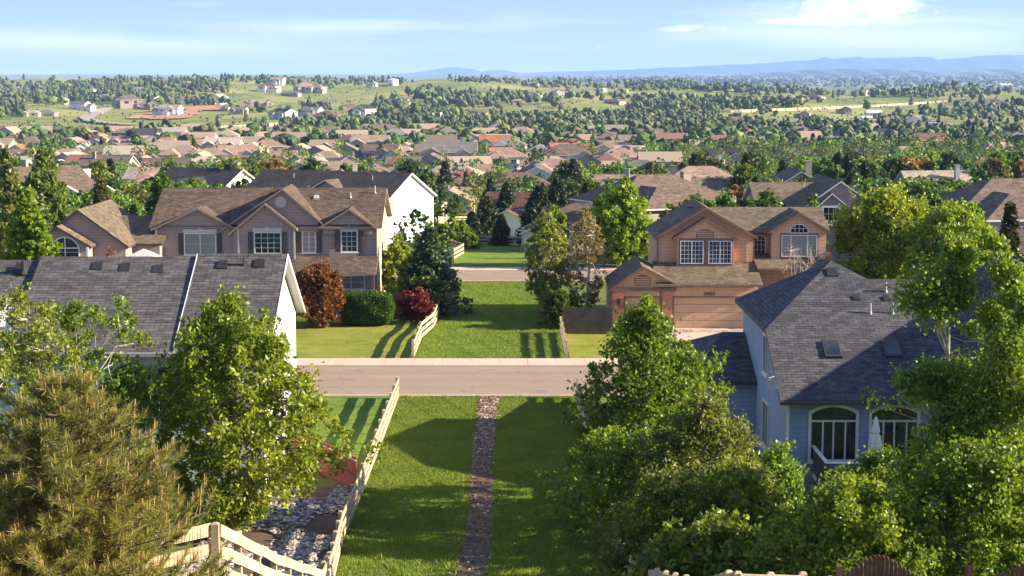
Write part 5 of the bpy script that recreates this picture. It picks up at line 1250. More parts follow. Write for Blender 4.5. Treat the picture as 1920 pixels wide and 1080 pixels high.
def proto(kind):
    wm, rm = MB(), MB(); wins = []; ex = []; sr = [0, 0]
    e1, e2 = 2.9, 5.5; oh = .5; fz = -2.5
    def G_(x0, x1, y0, y1, ze, pitch, ax, base=fz):
        half = (y1 - y0) / 2 if ax == 'x' else (x1 - x0) / 2; zr = ze + pitch * (half + oh)
        if ax == 'x': roof_gable(rm, y0 - oh, y1 + oh, x0 - oh, x1 + oh, ze, zr, 'x'); wall_gable(wm, y0 - oh, y1 + oh, x0 - oh, x1 + oh, base, ze, zr, 'x', oh)
        else: roof_gable(rm, x0 - oh, x1 + oh, y0 - oh, y1 + oh, ze, zr, 'y'); wall_gable(wm, x0 - oh, x1 + oh, y0 - oh, y1 + oh, base, ze, zr, 'y', oh)
        return zr
    def Hh(x0, x1, y0, y1, ze, p): wm.box(x0, x1, y0, y1, fz, ze - .17); return roof_hip(rm, x0 - oh, x1 + oh, y0 - oh, y1 + oh, ze, p)
    if kind == 0:      # long ridge with two front gables
        G_(-7.5, 7.5, -5, 5.5, e2, .48, 'x'); G_(-7.2, -1.8, -7.6, 0.5, e2 - .4, .55, 'y'); G_(2.2, 6.4, -6.4, 0, e2 - .6, .6, 'y')
        wins += [('a', (-4.5, -7.6, 3.1), '-y'), ('b', (4.3, -6.4, 3.1), '-y'), ('b', (.2, -5, 3.2), '-y'), ('b', (7.5, 1, 3.1), '+x'), ('b', (-7.5, 2, 3.1), '-x'), ('c', (4.3, -6.4, .5), '-y')]; ex += [('garage_door', (-4.5, -7.62, 0), 4.4)]
        sr = [0, 1]; ch = (3.5, 2, 6, 9.3)
    elif kind == 1:    # one-storey hip with front gable garage
        Hh(-8, 8, -5.5, 6, e1 + .2, .5); G_(-7, -.6, -9, -1, e1, .52, 'y'); wins += [('c', (3.5, -5.5, .8), '-y'), ('b', (8, 0, .9), '+x'), ('a', (-8, 2, .9), '-x'), ('b', (-3.8, -9, 3.0), '-y')]; ex += [('garage_door', (-3.8, -9.02, 0), 4.8)]; ch = (5, 3, 2, 5.6)
    elif kind == 2:    # gable facing front, lower garage wing
        G_(-3.6, 5.2, -6.5, 6.5, e2, .62, 'y'); G_(-8.6, -3.59, -5, 4, e1 + .3, .5, 'x'); G_(-2.2, 2.4, -8.2, -4, e2 - 1.2, .7, 'y')
        wins += [('a', (.1, -8.2, 2.6), '-y'), ('b', (3.7, -6.5, 3.1), '-y'), ('b', (5.2, -2, 3.1), '+x'), ('b', (5.2, 3, 3.1), '+x'), ('a', (5.2, 1, .5), '+x'), ('b', (-3.6, 1, 4.6), '-x')]; ex += [('garage_door', (-6, -5.02, 0), 3.6)]; ch = (3.6, 3.5, 6, 9.6)
    elif kind == 3:    # two hips crossing
        Hh(-7.5, 7.5, -4.5, 6, e2, .5); Hh(-6.5, 0.5, -8.5, 2, e2 - .25, .52); Hh(3.5, 9.5, -6, 1, e1, .5)
        wins += [('c', (-3, -8.5, 3.0), '-y'), ('a', (3, -4.5, 3.1), '-y'), ('b', (7.5, 3, 3.1), '+x'), ('a', (-7.5, 3, 3.1), '-x'), ('a', (6.5, -6, .7), '-y')]; ex += [('garage_door', (-3, -8.52, 0), 4.6)]; ch = (5, 2, 6, 8.4)
    elif kind == 4:    # stepped gables, side ridge
        G_(-4.5, 8, -5, 5, e2, .5, 'x'); G_(-9, -4.49, -4, 4.4, e1 + .4, .55, 'x'); G_(0, 5.6, -6.6, 0, e2 - .3, .58, 'y'); G_(-1.2, 2.6, -8.4, -4, e1, .6, 'y')
        wins += [('a', (3.6, -6.6, 3.2), '-y'), ('b', (-2.6, -5, 3.2), '-y'), ('b', (8, -1, 3.1), '+x'), ('b', (8, 2.5, 3.1), '+x'), ('c', (.7, -8.4, .6), '-y'), ('b', (-9, 0, .9), '-x')]; ex += [('garage_door', (-6.7, -4.02, 0), 3.4)]; ch = (6.4, 1.2, 6, 9.0)
    else:              # ranch with long gable and end gable
        G_(-8.5, 4, -4.5, 4.8, e1 + .2, .46, 'x'); G_(3.2, 9, -7, 6, e1 + .4, .55, 'y'); wins += [('c', (-2, -4.5, .7), '-y'), ('a', (-6, -4.5, .8), '-y'), ('a', (6.1, -7, .8), '-y'), ('b', (9, 0, .8), '+x'), ('b', (9, 3.5, .8), '+x')]; ch = (-4, 1, 3, 6)
    P = {'wall': wm.mesh('wall', M['sd_obj']), 'roof': rm.mesh('roof', [M['sh_obj'], M['tr_white']]), 'wins': wins, 'ex': [(n, gdoor(w).mesh(n, M['tr_offwhite']), p) for n, p, w in ex], 'ch': chim(*ch).mesh('chimney', M['paint'])}
    vm = MB(); vm.box(-.2, .2, -.2, .2, -.3, .25); P['vent'] = vm.mesh('roof_vent', M['metal'])
    return P
PROT = [proto(i) for i in range(6)]
RC = {'tan': (.36, .275, .195), 'pinkish': (.38, .25, .19), 'orange': (.5, .19, .085), 'brown': (.185, .135, .105), 'dark': (.055, .052, .06), 'grey': (.20, .185, .175), 'red': (.45, .07, .04), 'cream': (.46, .39, .30), 'russet': (.22, .115, .085)}
WC = [(.50, .43, .33), (.42, .34, .27), (.36, .28, .23), (.62, .58, .50), (.30, .27, .26), (.40, .42, .44), (.5, .38, .28)]
WHITE = (.72, .70, .66)
HOUSES = []; FOOT = [(-25, 79, 18), (-18.6, 133, 12), (-31, 130, 11), (-20, 212, 15), (15, 127, 12), (22, 80, 14)]
hr = random.Random(21)
def put_house(x, y, kind, rc, rz, sc, wc, parts=True, tall=1.0):
    z = H(x, y) - .1; P = PROT[kind]; r = empty('house', (x, y, z), 'house', 'house', None, rz, (sc, sc, sc * tall))
    j = hr.uniform(.88, 1.12); col = tuple(c * j for c in RC[rc])
    link('wall', P['wall'], r, color=wc); link('roof', P['roof'], r, color=col)
    if parts:
        for t, p, f in P['wins']:
            a, b = WM[t]; w_ = link('window', a, r, p, (0, 0, FACE[f])); link('pane', b, w_)
        for n, m_, p in P['ex']: link(n, m_, r, p)
        if hr.random() < .6: link('chimney', P['ch'], r, color=tuple(c * .8 for c in wc))
    else:
        for t, p, f in P['wins'][:3]: link('window', WM[t][1], r, p, (0, 0, FACE[f]))
    HOUSES.append([r, x, y, rc, kind, wc]); FOOT.append((x, y, 9.5 * sc)); return r
def ph(px, pyr, w, rc, kind=None, rz=None, wc=None, lift=4.2, tall=1.0):
    """house whose roof middle is seen at photo pixel (px,pyr) and whose width is w photo pixels"""
    x, y, z = G(px, pyr, lift); k = hr.randrange(6) if kind is None else kind
    sc = max(.72, min(1.35, w / FPX * y / 15.5)); rz = hr.choice([0, 0, pi, pi / 2, -pi / 2]) + hr.uniform(-.25, .25) if rz is None else rz
    return put_house(x, y, k, rc, rz, sc, wc or hr.choice(WC), y < 620, tall)
SPL = [  # second line of houses and the field of roofs beyond, read from the photo
 (268, 332, 66, 'tan', 3), (215, 350, 50, 'grey', 1),
 (32, 279, 52, 'orange', 2, 0), (95, 286, 62, 'tan', 1), (62, 262, 34, 'brown'), (18, 262, 40, 'brown'), (142, 258, 52, 'pinkish'), (150, 276, 50, 'grey', 2, .3), (212, 284, 92, 'brown', 5, pi), (152, 297, 34, 'orange', 1), (188, 262, 52, 'tan'), (236, 262, 34, 'pinkish'),
 (312, 270, 56, 'pinkish'), (335, 282, 60, 'pinkish', 4), (283, 299, 50, 'grey', 2, .2), (390, 269, 74, 'tan'), (428, 262, 40, 'tan'), (395, 289, 62, 'pinkish', 3), (445, 288, 70, 'pinkish', 0), (502, 278, 66, 'pinkish'), (532, 291, 54, 'pinkish'), (562, 272, 42, 'grey'), (605, 266, 54, 'tan'),
 (553, 299, 40, 'grey', 2, 0), (612, 294, 62, 'tan', 3), (618, 312, 54, 'tan', 1), (118, 322, 40, 'tan'), (650, 300, 40, 'tan'), (660, 262, 50, 'brown'), (695, 272, 70, 'tan', 0), (708, 290, 78, 'brown', 4), (760, 274, 36, 'tan'), (725, 316, 46, 'tan'),
 (805, 283, 44, 'cream'), (832, 263, 38, 'pinkish'), (862, 274, 56, 'brown'), (890, 262, 30, 'tan'), (842, 298, 104, 'grey', 0, 0), (885, 317, 74, 'tan', 3, .3), (850, 337, 66, 'russet', 2, -1.2), (790, 322, 40, 'cream', 3),
 (930, 268, 62, 'orange', 0, 0), (958, 281, 24, 'grey', 2, 0), (940, 285, 34, 'orange'), (946, 299, 84, 'pinkish', 3), (962, 318, 46, 'cream', 2, .4), (1022, 320, 54, 'dark', 2, 0), (996, 309, 44, 'dark', 2, .1), (1055, 277, 54, 'orange', 0), (1010, 273, 36, 'brown'),
 (1062, 297, 92, 'brown', 3, 0), (1132, 258, 50, 'brown'), (1160, 256, 34, 'pinkish'), (1152, 277, 82, 'tan', 1, 0), (1160, 299, 84, 'pinkish', 3, .2), (1196, 305, 50, 'pinkish', 2, 0), (1245, 259, 48, 'tan'), (1258, 296, 64, 'orange', 3), (1286, 300, 30, 'orange'),
 (1345, 263, 34, 'tan'), (1425, 264, 34, 'tan'), (1372, 291, 50, 'tan'), (1356, 303, 92, 'dark', 4, 0), (1332, 330, 40, 'dark', 2), (1500, 272, 44, 'grey', 2), (1527, 281, 42, 'red', 2, .3), (1562, 284, 44, 'pinkish'), (1592, 275, 54, 'tan', 0), (1642, 265, 50, 'brown', 2),
 (1487, 289, 64, 'brown', 0), (1740, 268, 66, 'russet', 2), (1782, 284, 34, 'pinkish'), (1812, 265, 28, 'tan'), (1905, 278, 34, 'tan'), (1820, 312, 66, 'brown'), (1430, 310, 50, 'grey'), (1540, 300, 44, 'pinkish'), (1620, 285, 44, 'grey'),
  (1290, 235, 42, 'brown', 5, 0), (1300, 256, 30, 'pinkish'), (1115, 330, 60, 'brown', 1), (1445, 337, 40, 'brown', 1)]
SIGHT = [(770, 352, 165, 208), (1560, 352, 215, 178)]
for px, y, kd, rc, rz, sc_h, wc, pyr in ((2, 186, 4, 'brown', .75, 1.12, WHITE, 345), (138, 200, 2, 'brown', .7, .9, WHITE, 350), (248, 186, 5, 'dark', .5, .62, WC[2], 378), (372, 268, 4, 'dark', -.45, 1.02, WHITE, 335), (1232, 196, 3, 'brown', .45, 1.0, WC[2], 350), (1105, 190, 1, 'brown', -.2, .85, WC[3], 385),
    (1905, 163, 3, 'brown', .15, 1.0, WC[4], 345), (1890, 140, 1, 'brown', -.3, .9, WC[4], 385), (972, 226, 2, 'russet', 1.25, .66, WHITE, 385), (1300, 236, 0, 'brown', .2, .9, WC[2], 345)):
    put_house(WX(px, 400, y), y, kd, rc, rz, sc_h, wc); SIGHT.append((px, pyr, 16 * sc_h / y * FPX, y))
for q in SPL:
    px, py, w, rc = q[:4]; kd = q[4] if len(q) > 4 else None; rz = q[5] if len(q) > 5 else None
    wc = {(850, 337): (.38, .12, .08), (805, 283): WHITE, (375, 336): WHITE, (1022, 320): (.6, .52, .36), (970, 358): WHITE, (962, 318): WHITE, (790, 322): WHITE}.get((px, py))
    ph(px, py, w, rc, kd, rz, wc); SIGHT.append((px, py, w, HOUSES[-1][2]))
# grey-trimmed house behind the tan house
def near_house_F():
    Y = 172.0; p = lambda px, py, YY=Y: W(px, py, YY); x0 = p(1420, 400)[0]; x1 = p(1655, 400)[0]; org = ((x0 + x1) / 2, Y + 6, 0)
    r = empty('house', org, 'taupe house with pale-trimmed double gable behind the terracotta-tan house', 'house'); rm, wm = MB(), MB()
    ze, zr = WZ(398, Y), WZ(342, Y + 6)
    roof_gable(rm, Y - .3, Y + 13, x0, p(1600, 400)[0], ze, zr, 'x'); wall_gable(wm, Y - .3, Y + 13, x0, p(1600, 400)[0], -1, ze, zr, 'x')
    L, P, R = p(1505, 397), p(1572, 338), p(1652, 392); cross_gable(rm, wm, (L[0] - 1.2, L[1] - .2), P, R, Y - 1, Y + 12, zb=-1)
    cross_gable(rm, wm, p(1533, 386, Y - 2), p(1560, 362, Y - 2), p(1590, 386, Y - 2), Y - 1.8, Y + 2, zb=WZ(392, Y))
    rm.ext([(Y - 3.6, ze - .9), (Y - .9, ze + .2), (Y - .9, ze), (Y - 3.6, ze - 1.06)], 'x', p(1520, 400)[0], p(1612, 400)[0], [0, 1, 1, 1], cap=1); wm.box(p(1528, 400)[0], p(1604, 400)[0], Y - 3.2, Y - 1.1, -1, ze - 1)
    rm.build('roof', [M['sh_tan'], M['tr_white']], r, org); wm.build('wall', M['sd_mauve'], r, org)
    window(r, org, (p(1558, 410, Y - 3.2)[0], Y - 3.2, WZ(413, Y - 3.2)), 1.5, 1.25, nx=3, nz=2, tw=.18)
    for px, py in ((1568, 335), (1578, 333), (1560, 346), (1590, 346), (1606, 352)): box_vent(r, org, (p(px, py, Y + 5)[0], Y + 5, WZ(py + 4, Y + 5)), .1, .45)
    pipe_vent(r, org, (p(1507, 355, Y + 5)[0], Y + 5, WZ(357, Y + 5)), .8); FOOT.append((org[0], Y + 6, 10))
near_house_F()
# extra houses filling the field of roofs
def clear(x, y, r): return all((x - a) ** 2 + (y - b) ** 2 > (r + c) ** 2 for a, b, c in FOOT)
FAR = []
def far_house(x, y, kind, rc, rz, sc, wc, parts):
    j = hr.uniform(.88, 1.12); FAR.append((x, y, kind, tuple(c * j for c in RC[rc]), rz, sc, wc)); FOOT.append((x, y, 9.5 * sc))
fr = random.Random(5); yy = 268
while yy < 935:
    xx = -.36 * yy
    while xx < .36 * yy:
        x, y = xx + fr.uniform(-3, 3), yy + fr.uniform(-7, 7)
        pk = .95 if x / y < .12 else .62
        if not (abs(x + 1) < 12 and y < 300) and clear(x, y, 8.0) and fr.random() < pk:
            (put_house if y < 520 else far_house)(x, y, fr.randrange(6), fr.choice(['tan', 'tan', 'tan', 'pinkish', 'pinkish', 'brown', 'brown', 'grey', 'cream', 'russet', 'orange' if fr.random() < .15 else 'brown', 'dark' if fr.random() < .4 else 'brown']), fr.choice([0, 0, pi, pi / 2, -pi / 2]) + fr.uniform(-.2, .2), fr.uniform(.82, 1.02), fr.choice(WC + [WHITE]), y < 560)
        xx += 20
    yy += 30 + yy * .01
def merge_far():
    Vs, Fs, Ts, nb, ar = [], [], [], 0, {}
    for i, P in enumerate(PROT):
        for part in ('wall', 'roof'):
            me = P[part]; v = np.zeros(len(me.vertices) * 3, np.float32); me.vertices.foreach_get('co', v); me.calc_loop_triangles(); t = np.zeros(len(me.loop_triangles) * 3, np.int32); me.loop_triangles.foreach_get('vertices', t); ar[i, part] = (v.reshape(-1, 3), t.reshape(-1, 3))
    for x, y, kd, rc, rz, sc, wc in FAR:
        for part, c in (('wall', wc), ('roof', rc)):
            v, t = ar[kd, part]; R = np.array([[cos(rz), -sin(rz), 0], [sin(rz), cos(rz), 0], [0, 0, 1]]); q = (v * sc) @ R.T + [x, y, H(x, y) - .1]; Vs.append(q); Fs.append(t + nb); nb += len(q); Ts.append(np.tile([*c, 1], (len(q), 1)))
    m, nt, out = newmat('far_house_paint'); k = NT(nt); at = k.n('ShaderNodeAttribute', attribute_name='tint'); princ(k, out, at.outputs['Color'], .85)
    o = link('far_rooftops', rawmesh('far_rooftops', np.concatenate(Vs), F3=np.concatenate(Fs), mat=m, tint=np.concatenate(Ts))); tag(o, 'crowd of small far rooftops at the end of the suburb', 'rooftops', kind='stuff')
merge_far()
# hill estates: (px, py of the roof, width, roof, wall white?)
HL = [(315, 208, 46, 'cream', 1), (240, 195, 52, 'brown', 0), (285, 198, 36, 'brown', 0), (350, 184, 36, 'russet', 0), (408, 188, 40, 'cream', 1), (432, 198, 30, 'pinkish', 1), (448, 205, 28, 'grey', 0), (462, 196, 34, 'tan', 0), (488, 191, 36, 'tan', 0), (505, 167, 36, 'russet', 1), (545, 174, 30, 'grey', 0), (572, 167, 40, 'tan', 0), (592, 168, 34, 'tan', 0),
      (518, 153, 30, 'tan', 0), (545, 153, 24, 'tan', 0), (570, 152, 26, 'brown', 0), (608, 195, 34, 'grey', 0), (532, 213, 44, 'dark', 0), (582, 208, 40, 'grey', 0), (610, 213, 44, 'russet', 0), (655, 198, 34, 'russet', 0), (682, 208, 46, 'dark', 1), (155, 199, 38, 'grey', 1), (58, 209, 34, 'cream', 0), (88, 209, 34, 'grey', 0), (118, 188, 26, 'tan', 0), (40, 166, 28, 'pinkish', 0), (130, 162, 24, 'cream', 0), (170, 171, 26, 'cream', 1),
      (220, 160, 20, 'cream', 0), (200, 181, 24, 'tan', 0), (262, 168, 24, 'tan', 0), (280, 178, 26, 'pinkish', 0), (295, 171, 22, 'cream', 0), (325, 158, 20, 'cream', 1), (355, 157, 22, 'pinkish', 0), (10, 192, 26, 'grey', 0), (8, 244, 30, 'russet', 0), (194, 246, 18, 'cream', 1), (302, 251, 26, 'dark', 0), (345, 256, 24, 'brown', 0), (545, 240, 30, 'russet', 0), (690, 240, 40, 'grey', 0), (722, 243, 50, 'brown', 0), (752, 188, 28, 'brown', 0), (722, 157, 24, 'tan', 0), (700, 158, 22, 'tan', 0), (850, 170, 18, 'cream', 0), (893, 208, 26, 'russet', 0),
      (815, 215, 26, 'tan', 1), (998, 158, 20, 'cream', 1), (1003, 176, 22, 'grey', 1), (970, 189, 20, 'tan', 0), (1015, 212, 18, 'red', 1), (1050, 173, 26, 'pinkish', 0), (1152, 188, 32, 'russet', 0), (1155, 172, 22, 'pinkish', 0), (1168, 168, 16, 'brown', 0), (1210, 205, 18, 'tan', 0), (1245, 193, 26, 'brown', 0), (1100, 158, 16, 'grey', 0), (1125, 165, 16, 'cream', 1), (1330, 165, 16, 'cream', 1), (1365, 163, 14, 'cream', 1), (1528, 180, 28, 'russet', 0), (1540, 166, 18, 'cream', 0), (1612, 174, 26, 'grey', 0), (1640, 167, 18, 'cream', 1), (1452, 163, 14, 'cream', 1),
      (1862, 190, 34, 'russet', 1), (1800, 205, 30, 'grey', 1), (1508, 213, 30, 'grey', 0), (1380, 225, 24, 'brown', 0), (1290, 217, 36, 'brown', 0), (1700, 224, 34, 'grey', 1), (1725, 217, 24, 'cream', 1), (1862, 232, 28, 'grey', 0), (1845, 243, 32, 'tan', 0), (1890, 243, 20, 'grey', 1), (1750, 237, 26, 'grey', 1), (1780, 248, 22, 'tan', 1), (1585, 205, 26, 'brown', 0), (1475, 240, 34, 'grey', 0), (1665, 228, 26, 'russet', 0), (1890, 165, 20, 'cream', 1)]
for px, py, w, rc, wh in HL:
    x, y, z = G(px, py, 4.0); sc = max(.9, min(2.6, w / FPX * y / 15.5))
    put_house(x, y, hr.randrange(6), rc, hr.choice([0, 0, .5, -.5, pi]) + hr.uniform(-.3, .3), sc, WHITE if wh else hr.choice(WC[:4]), False, .85)
# labels for the rows of houses
PAT = {0: 'two-gabled', 1: 'low hip-roofed', 2: 'steep front-gabled', 3: 'cross-hipped', 4: 'stepped-gable', 5: 'long ranch'}
HOUSES.sort(key=lambda q: q[2]); bands = [(0, 215), (215, 262), (262, 300), (300, 345), (345, 395), (395, 455), (455, 520), (520, 600), (600, 700), (700, 820), (820, 980), (980, 1300), (1300, 1700), (1700, 2200), (2200, 9999)]
bn = ['just behind the road', 'in the second row of roofs', 'in the third row of roofs', 'in the fourth row of roofs', 'in the fifth row of roofs', 'in the sixth row of roofs', 'in the seventh row of roofs', 'in the eighth row of roofs', 'in the ninth row of roofs', 'in the tenth row of roofs', 'in the last row of roofs', 'in the fields beyond the roofs', 'on the lower hillside', 'on the middle hillside', 'near the hilltop']
keyed = {}
for q in HOUSES:
    b = next(i for i, (a, c) in enumerate(bands) if a <= q[2] < c); wt = 'white-walled ' if q[5] == WHITE else ''
    keyed.setdefault((wt, q[3], b), []).append(q)
for (wt, rc, b), L in keyed.items():
    L.sort(key=lambda q: q[1] / q[2])
    for i, q in enumerate(L):
        pos_w = 'the only one such' if len(L) == 1 else ('leftmost such' if i == 0 else ('rightmost such' if i == len(L) - 1 else ordw(i + 1) + ' such from left'))
        q[0]['label'] = f'{wt}{rc}-roofed house {bn[b]}, {pos_w}'; q[0]['group'] = 'houses of the suburb' if b < 11 else 'estate houses on the hills'
# ---------------------------------------------------------------- long pale boundary fences, tracks, bare soil, barns, tank, poles
def ribbon(name, pts, w, mat, z=.35, label=None):
    P = []
    for (a, b) in zip(pts[:-1], pts[1:]):
        for s in np.linspace(0, 1, 12, endpoint=False): P.append(G(a[0] + (b[0] - a[0]) * s, a[1] + (b[1] - a[1]) * s)[:2])
    P = np.array(P); k = np.ones(5) / 5; Q = np.column_stack([np.convolve(np.pad(P[:, i], 2, 'edge'), k, 'valid') for i in (0, 1)]); d = np.gradient(Q, axis=0); d /= np.linalg.norm(d, axis=1)[:, None] + 1e-9; nn = np.column_stack([-d[:, 1], d[:, 0]])
    rows = [Q + nn * w * s for s in (-.5, 0, .5)]; V = np.stack(rows, 1).reshape(-1, 2); Z = Hs(V[:, 0], V[:, 1]) + z; V = np.column_stack([V, Z]); n = len(Q)
    idx = np.arange(3 * n).reshape(n, 3); F = np.stack([idx[:-1, :-1], idx[:-1, 1:], idx[1:, 1:], idx[1:, :-1]], -1).reshape(-1, 4)
    o = link(name, rawmesh(name, V, F4=F, mat=mat)); tag(o, label, kind='structure')
ribbon('track', [(205, 203), (185, 212), (162, 222), (172, 229), (205, 233), (260, 236)], 12, m_plain('pale_track', (.36, .31, .24), .9, .1, .1), 1.2, 'curving pale track across the green hillside')
ribbon('dirt_road', [(1916, 200), (1870, 218), (1830, 240)], 9, m_plain('pale_dirt', (.30, .26, .2), .9, .1, .1), .8)
def patch(name, px, py, rx, ry, mat, z=.8, label=None):
    cx, cy, _ = G(px, py); a = np.linspace(0, 2 * pi, 40, endpoint=False); wob = 1 + .18 * np.sin(3 * a + px) + .1 * np.sin(7 * a)
    V = [(cx, cy)]; F = []
    for j in range(1, 7): V += [(cx + rx * j / 6 * cos(t) * w_, cy + ry * j / 6 * sin(t) * w_) for t, w_ in zip(a, wob)]
    V = np.array(V); V = np.column_stack([V, Hs(V[:, 0], V[:, 1]) + z]); T = []
    for i in range(40): T.append((0, 1 + i, 1 + (i + 1) % 40))
    for j in range(5):
        for i in range(40):
            p, q = 1 + j * 40 + i, 1 + j * 40 + (i + 1) % 40; T += [(p, p + 40, q + 40), (p, q + 40, q)]
    o = link(name, rawmesh(name, V, F3=np.array(T), mat=mat)); tag(o, label, kind='structure')
patch('bare_soil', 318, 218, 26, 75, M['redsoil'], 1.0, 'raw orange soil below the white modern house'); patch('bare_soil', 355, 203, 42, 60, M['redsoil'], 1.0, 'bare reddish building plot on the hill')
patch('bare_soil', 1640, 250, 26, 14, m_plain('dry_paddock', (.36, .27, .16), .95, .15, .1), .5, 'dry sandy paddock at right')
patch('meadow', 1580, 228, 75, 70, m_plain('dry_meadow', (.22, .20, .085), .95, .2, .05), .6); patch('meadow', 1235, 182, 60, 120, m_plain('green_meadow', (.17, .22, .06), .95, .2, .05), .8)
def far_fence(label, pts, h, colr):
    P = []
    for a, b in zip(pts[:-1], pts[1:]):
        for s in np.linspace(0, 1, 10, endpoint=False): P.append(G(a[0] + (b[0] - a[0]) * s, a[1] + (b[1] - a[1]) * s))
    P.append(G(*pts[-1])); o_ = P[0]; r = empty('boundary_fence', o_, label, 'fence', 'long pale boundary fences'); mb = MB()
    for a, b in zip(P[:-1], P[1:]):
        mb.add([(a[0], a[1], a[2] - 1), (b[0], b[1], b[2] - 1), (b[0], b[1], b[2] + h), (a[0], a[1], a[2] + h), (a[0] + .1, a[1] + .4, a[2] - 1), (b[0] + .1, b[1] + .4, b[2] - 1), (b[0] + .1, b[1] + .4, b[2] + h), (a[0] + .1, a[1] + .4, a[2] + h)], [(0, 1, 2, 3), (7, 6, 5, 4), (3, 2, 6, 7)])
    mb.build('panels', colr, r, o_); tot = [0]
    for a, b in zip(P[:-1], P[1:]): tot.append(tot[-1] + math.hypot(b[0] - a[0], b[1] - a[1]))
    n = min(60, int(tot[-1] / 9)); pm_ = MB(); pm_.box(-.45, .45, -.5, .2, -1, h + .5); me = pm_.mesh('post', colr)
    for i in range(n):
        s = tot[-1] * (i + .5) / n; j = max(0, min(len(P) - 2, int(np.searchsorted(tot, s)) - 1)); f = (s - tot[j]) / max(1e-6, tot[j + 1] - tot[j])
        q = [P[j][c] * (1 - f) + P[j + 1][c] * f for c in range(3)]; link('post', me, r, (q[0] - o_[0], q[1] - o_[1], q[2] - o_[2]))
pale = m_plain('pale_fence_panels', (.42, .35, .25), .8, .1, .1)
far_fence('pale post-and-panel boundary fence below the green hillside at left', [(238, 249), (290, 249), (330, 247)], 2.2, pale); far_fence('pale boundary fence running uphill left of centre below the estates', [(415, 243), (480, 239), (540, 235), (590, 232)], 2.2, pale)
far_fence('pale boundary fence in the middle beside the green-roofed barn', [(905, 232), (1000, 230), (1085, 228)], 2.4, pale); far_fence('longest pale boundary fence climbing to the right across the hills', [(1115, 217.5), (1250, 214.5), (1400, 210.5), (1550, 205), (1700, 197), (1812, 189)], 2.3, pale)
def barn(label, px, py, w, rc, wc, name='barn', tall=1.0):
    x, y, z = G(px, py); s = w / FPX * y; r = empty(name, (x, y, z), label, name.replace('_', ' ')); mb, rm = MB(), MB()
    h = s * .26 * tall; wall_gable(mb, -s * .35, s * .35, -s * .5, s * .5, -2, h, h + s * .16, 'x', .4); roof_gable(rm, -s * .35, s * .35, -s * .5, s * .5, h, h + s * .16, 'x')
    link('wall', mb.mesh('wall', M['sd_obj']), r, color=wc); link('roof', rm.mesh('roof', [M['paint'], M['tr_offwhite']]), r, color=rc)
    d = MB(); d.box(-s * .1, s * .1, -s * .35 + .3, -s * .35 + .46, -1, h * .8); link('door', d.mesh('door', M['tr_brown']), r)
barn('big plain beige barn beyond the middle rooftops', 1118, 254, 44, (.3, .27, .22), (.42, .37, .25)); barn('small cream barn with dark green roof', 972, 243, 27, (.03, .14, .10), (.5, .46, .38)); barn('dark red shed under the green-roofed barn', 970, 250, 22, (.25, .05, .035), (.28, .06, .04))
barn('bright white two-level barn in the right paddocks', 1638, 222, 30, (.75, .73, .7), (.78, .76, .72), tall=1.4); barn('low white shed beside the bright white barn', 1625, 226, 20, (.7, .68, .65), (.7, .68, .65)); barn('long white stable roof near the right edge above the trees', 1886, 166, 22, (.8, .78, .75), (.6, .58, .55)); barn('pale grey-blue shed among right paddocks', 1748, 238, 22, (.5, .52, .56), (.45, .47, .5)); barn('white loafing shed at the right meadow', 1780, 252, 18, (.35, .3, .25), (.72, .7, .66))
def tank(label, px, py, w, hpx, colr):
    x, y, z = G(px, py); s = w / FPX * y; h = hpx / FPX * y; r = empty('water_tank', (x, y, z), label, 'water tank'); mb = MB(); mb.tube([(0, 0, -2), (0, 0, h)], s / 2, 28); mb.build('shell', colr, r)
    mb = MB(); mb.tube([(0, 0, h), (0, 0, h + s * .08)], [s / 2 * 1.02, s * .1], 28); mb.build('roof', colr, r)
tank('cream round water tank on the hilltop', 736, 161, 22, 12, M['tr_white']); tank('small white water tank by the right paddocks', 1800, 212, 7, 6, M['tr_white']); tank('smaller of the two white paddock tanks', 1810, 212, 6, 5, M['tr_white'])
for px, py in ((103, 258), (595, 300), (1478, 232), (1834, 150), (1740, 150), (1590, 170)):
    pass
# utility poles
for lb, px, pb, pt_ in (('tall thin pole on the left green field', 103, 250, 226), ('thin pole left of the right paddocks', 1478, 236, 217)):
    x, y, z = G(px, pb); h = (pb - pt_) / FPX * y; r = empty('utility_pole', (x, y, z), lb, 'utility pole'); mb = MB(); mb.tube([(0, 0, -1), (0, 0, h)], [.35, .22], 6); mb.build('pole', M['bark'], r); mb = MB(); mb.box(-1.6, 1.6, -.12, .12, h - 1.2, h - .9); mb.build('crossarm', M['bark'], r)
# ---------------------------------------------------------------- trees of the suburb
TP = []
for i, (kd, ncl, lpc, R_) in enumerate((('round', 62, 34, 3.1), ('oval', 60, 34, 2.6), ('egg', 66, 34, 2.9), ('vase', 56, 32, 2.9), ('round', 70, 34, 3.4), ('column', 52, 32, 1.7))):
    tb, V, F = tree_geo(200 + i, 8.0, R_, kind=kd, cb=.12, ncl=ncl, lpc=lpc, ls=.42, crad=.85, tr=.16, lob=.42, inner=.25, twigs=False)
    TP.append((tb.mesh('trunk', M['bark'], recalc=False), rawmesh('crown', V, F4=F, mat=M['leaf'])))
for i in range(3):
    tb, V, F = conifer_geo(220 + i, 8.0, 2.0 + .3 * i, nb=95, lpb=22, ls=.4, rough=.45); TP.append((tb.mesh('trunk', M['bark'], recalc=False), rawmesh('crown', V, F4=F, mat=M['needle'])))
COLS = [('bright green', (.10, .185, .025), 26), ('mid green', (.075, .14, .026), 30), ('yellow-green', (.15, .195, .035), 12), ('olive', (.12, .125, .045), 12), ('dark green', (.045, .085, .024), 16), ('rusty', (.2, .12, .055), 3)]
tr_ = random.Random(77); TREES = []
hand = [(o.location.x, o.location.y, 2.8) for o in C.objects if o.parent is None and o.get('category') in ('tree', 'shrub', 'hedge')]
grid_f = {}
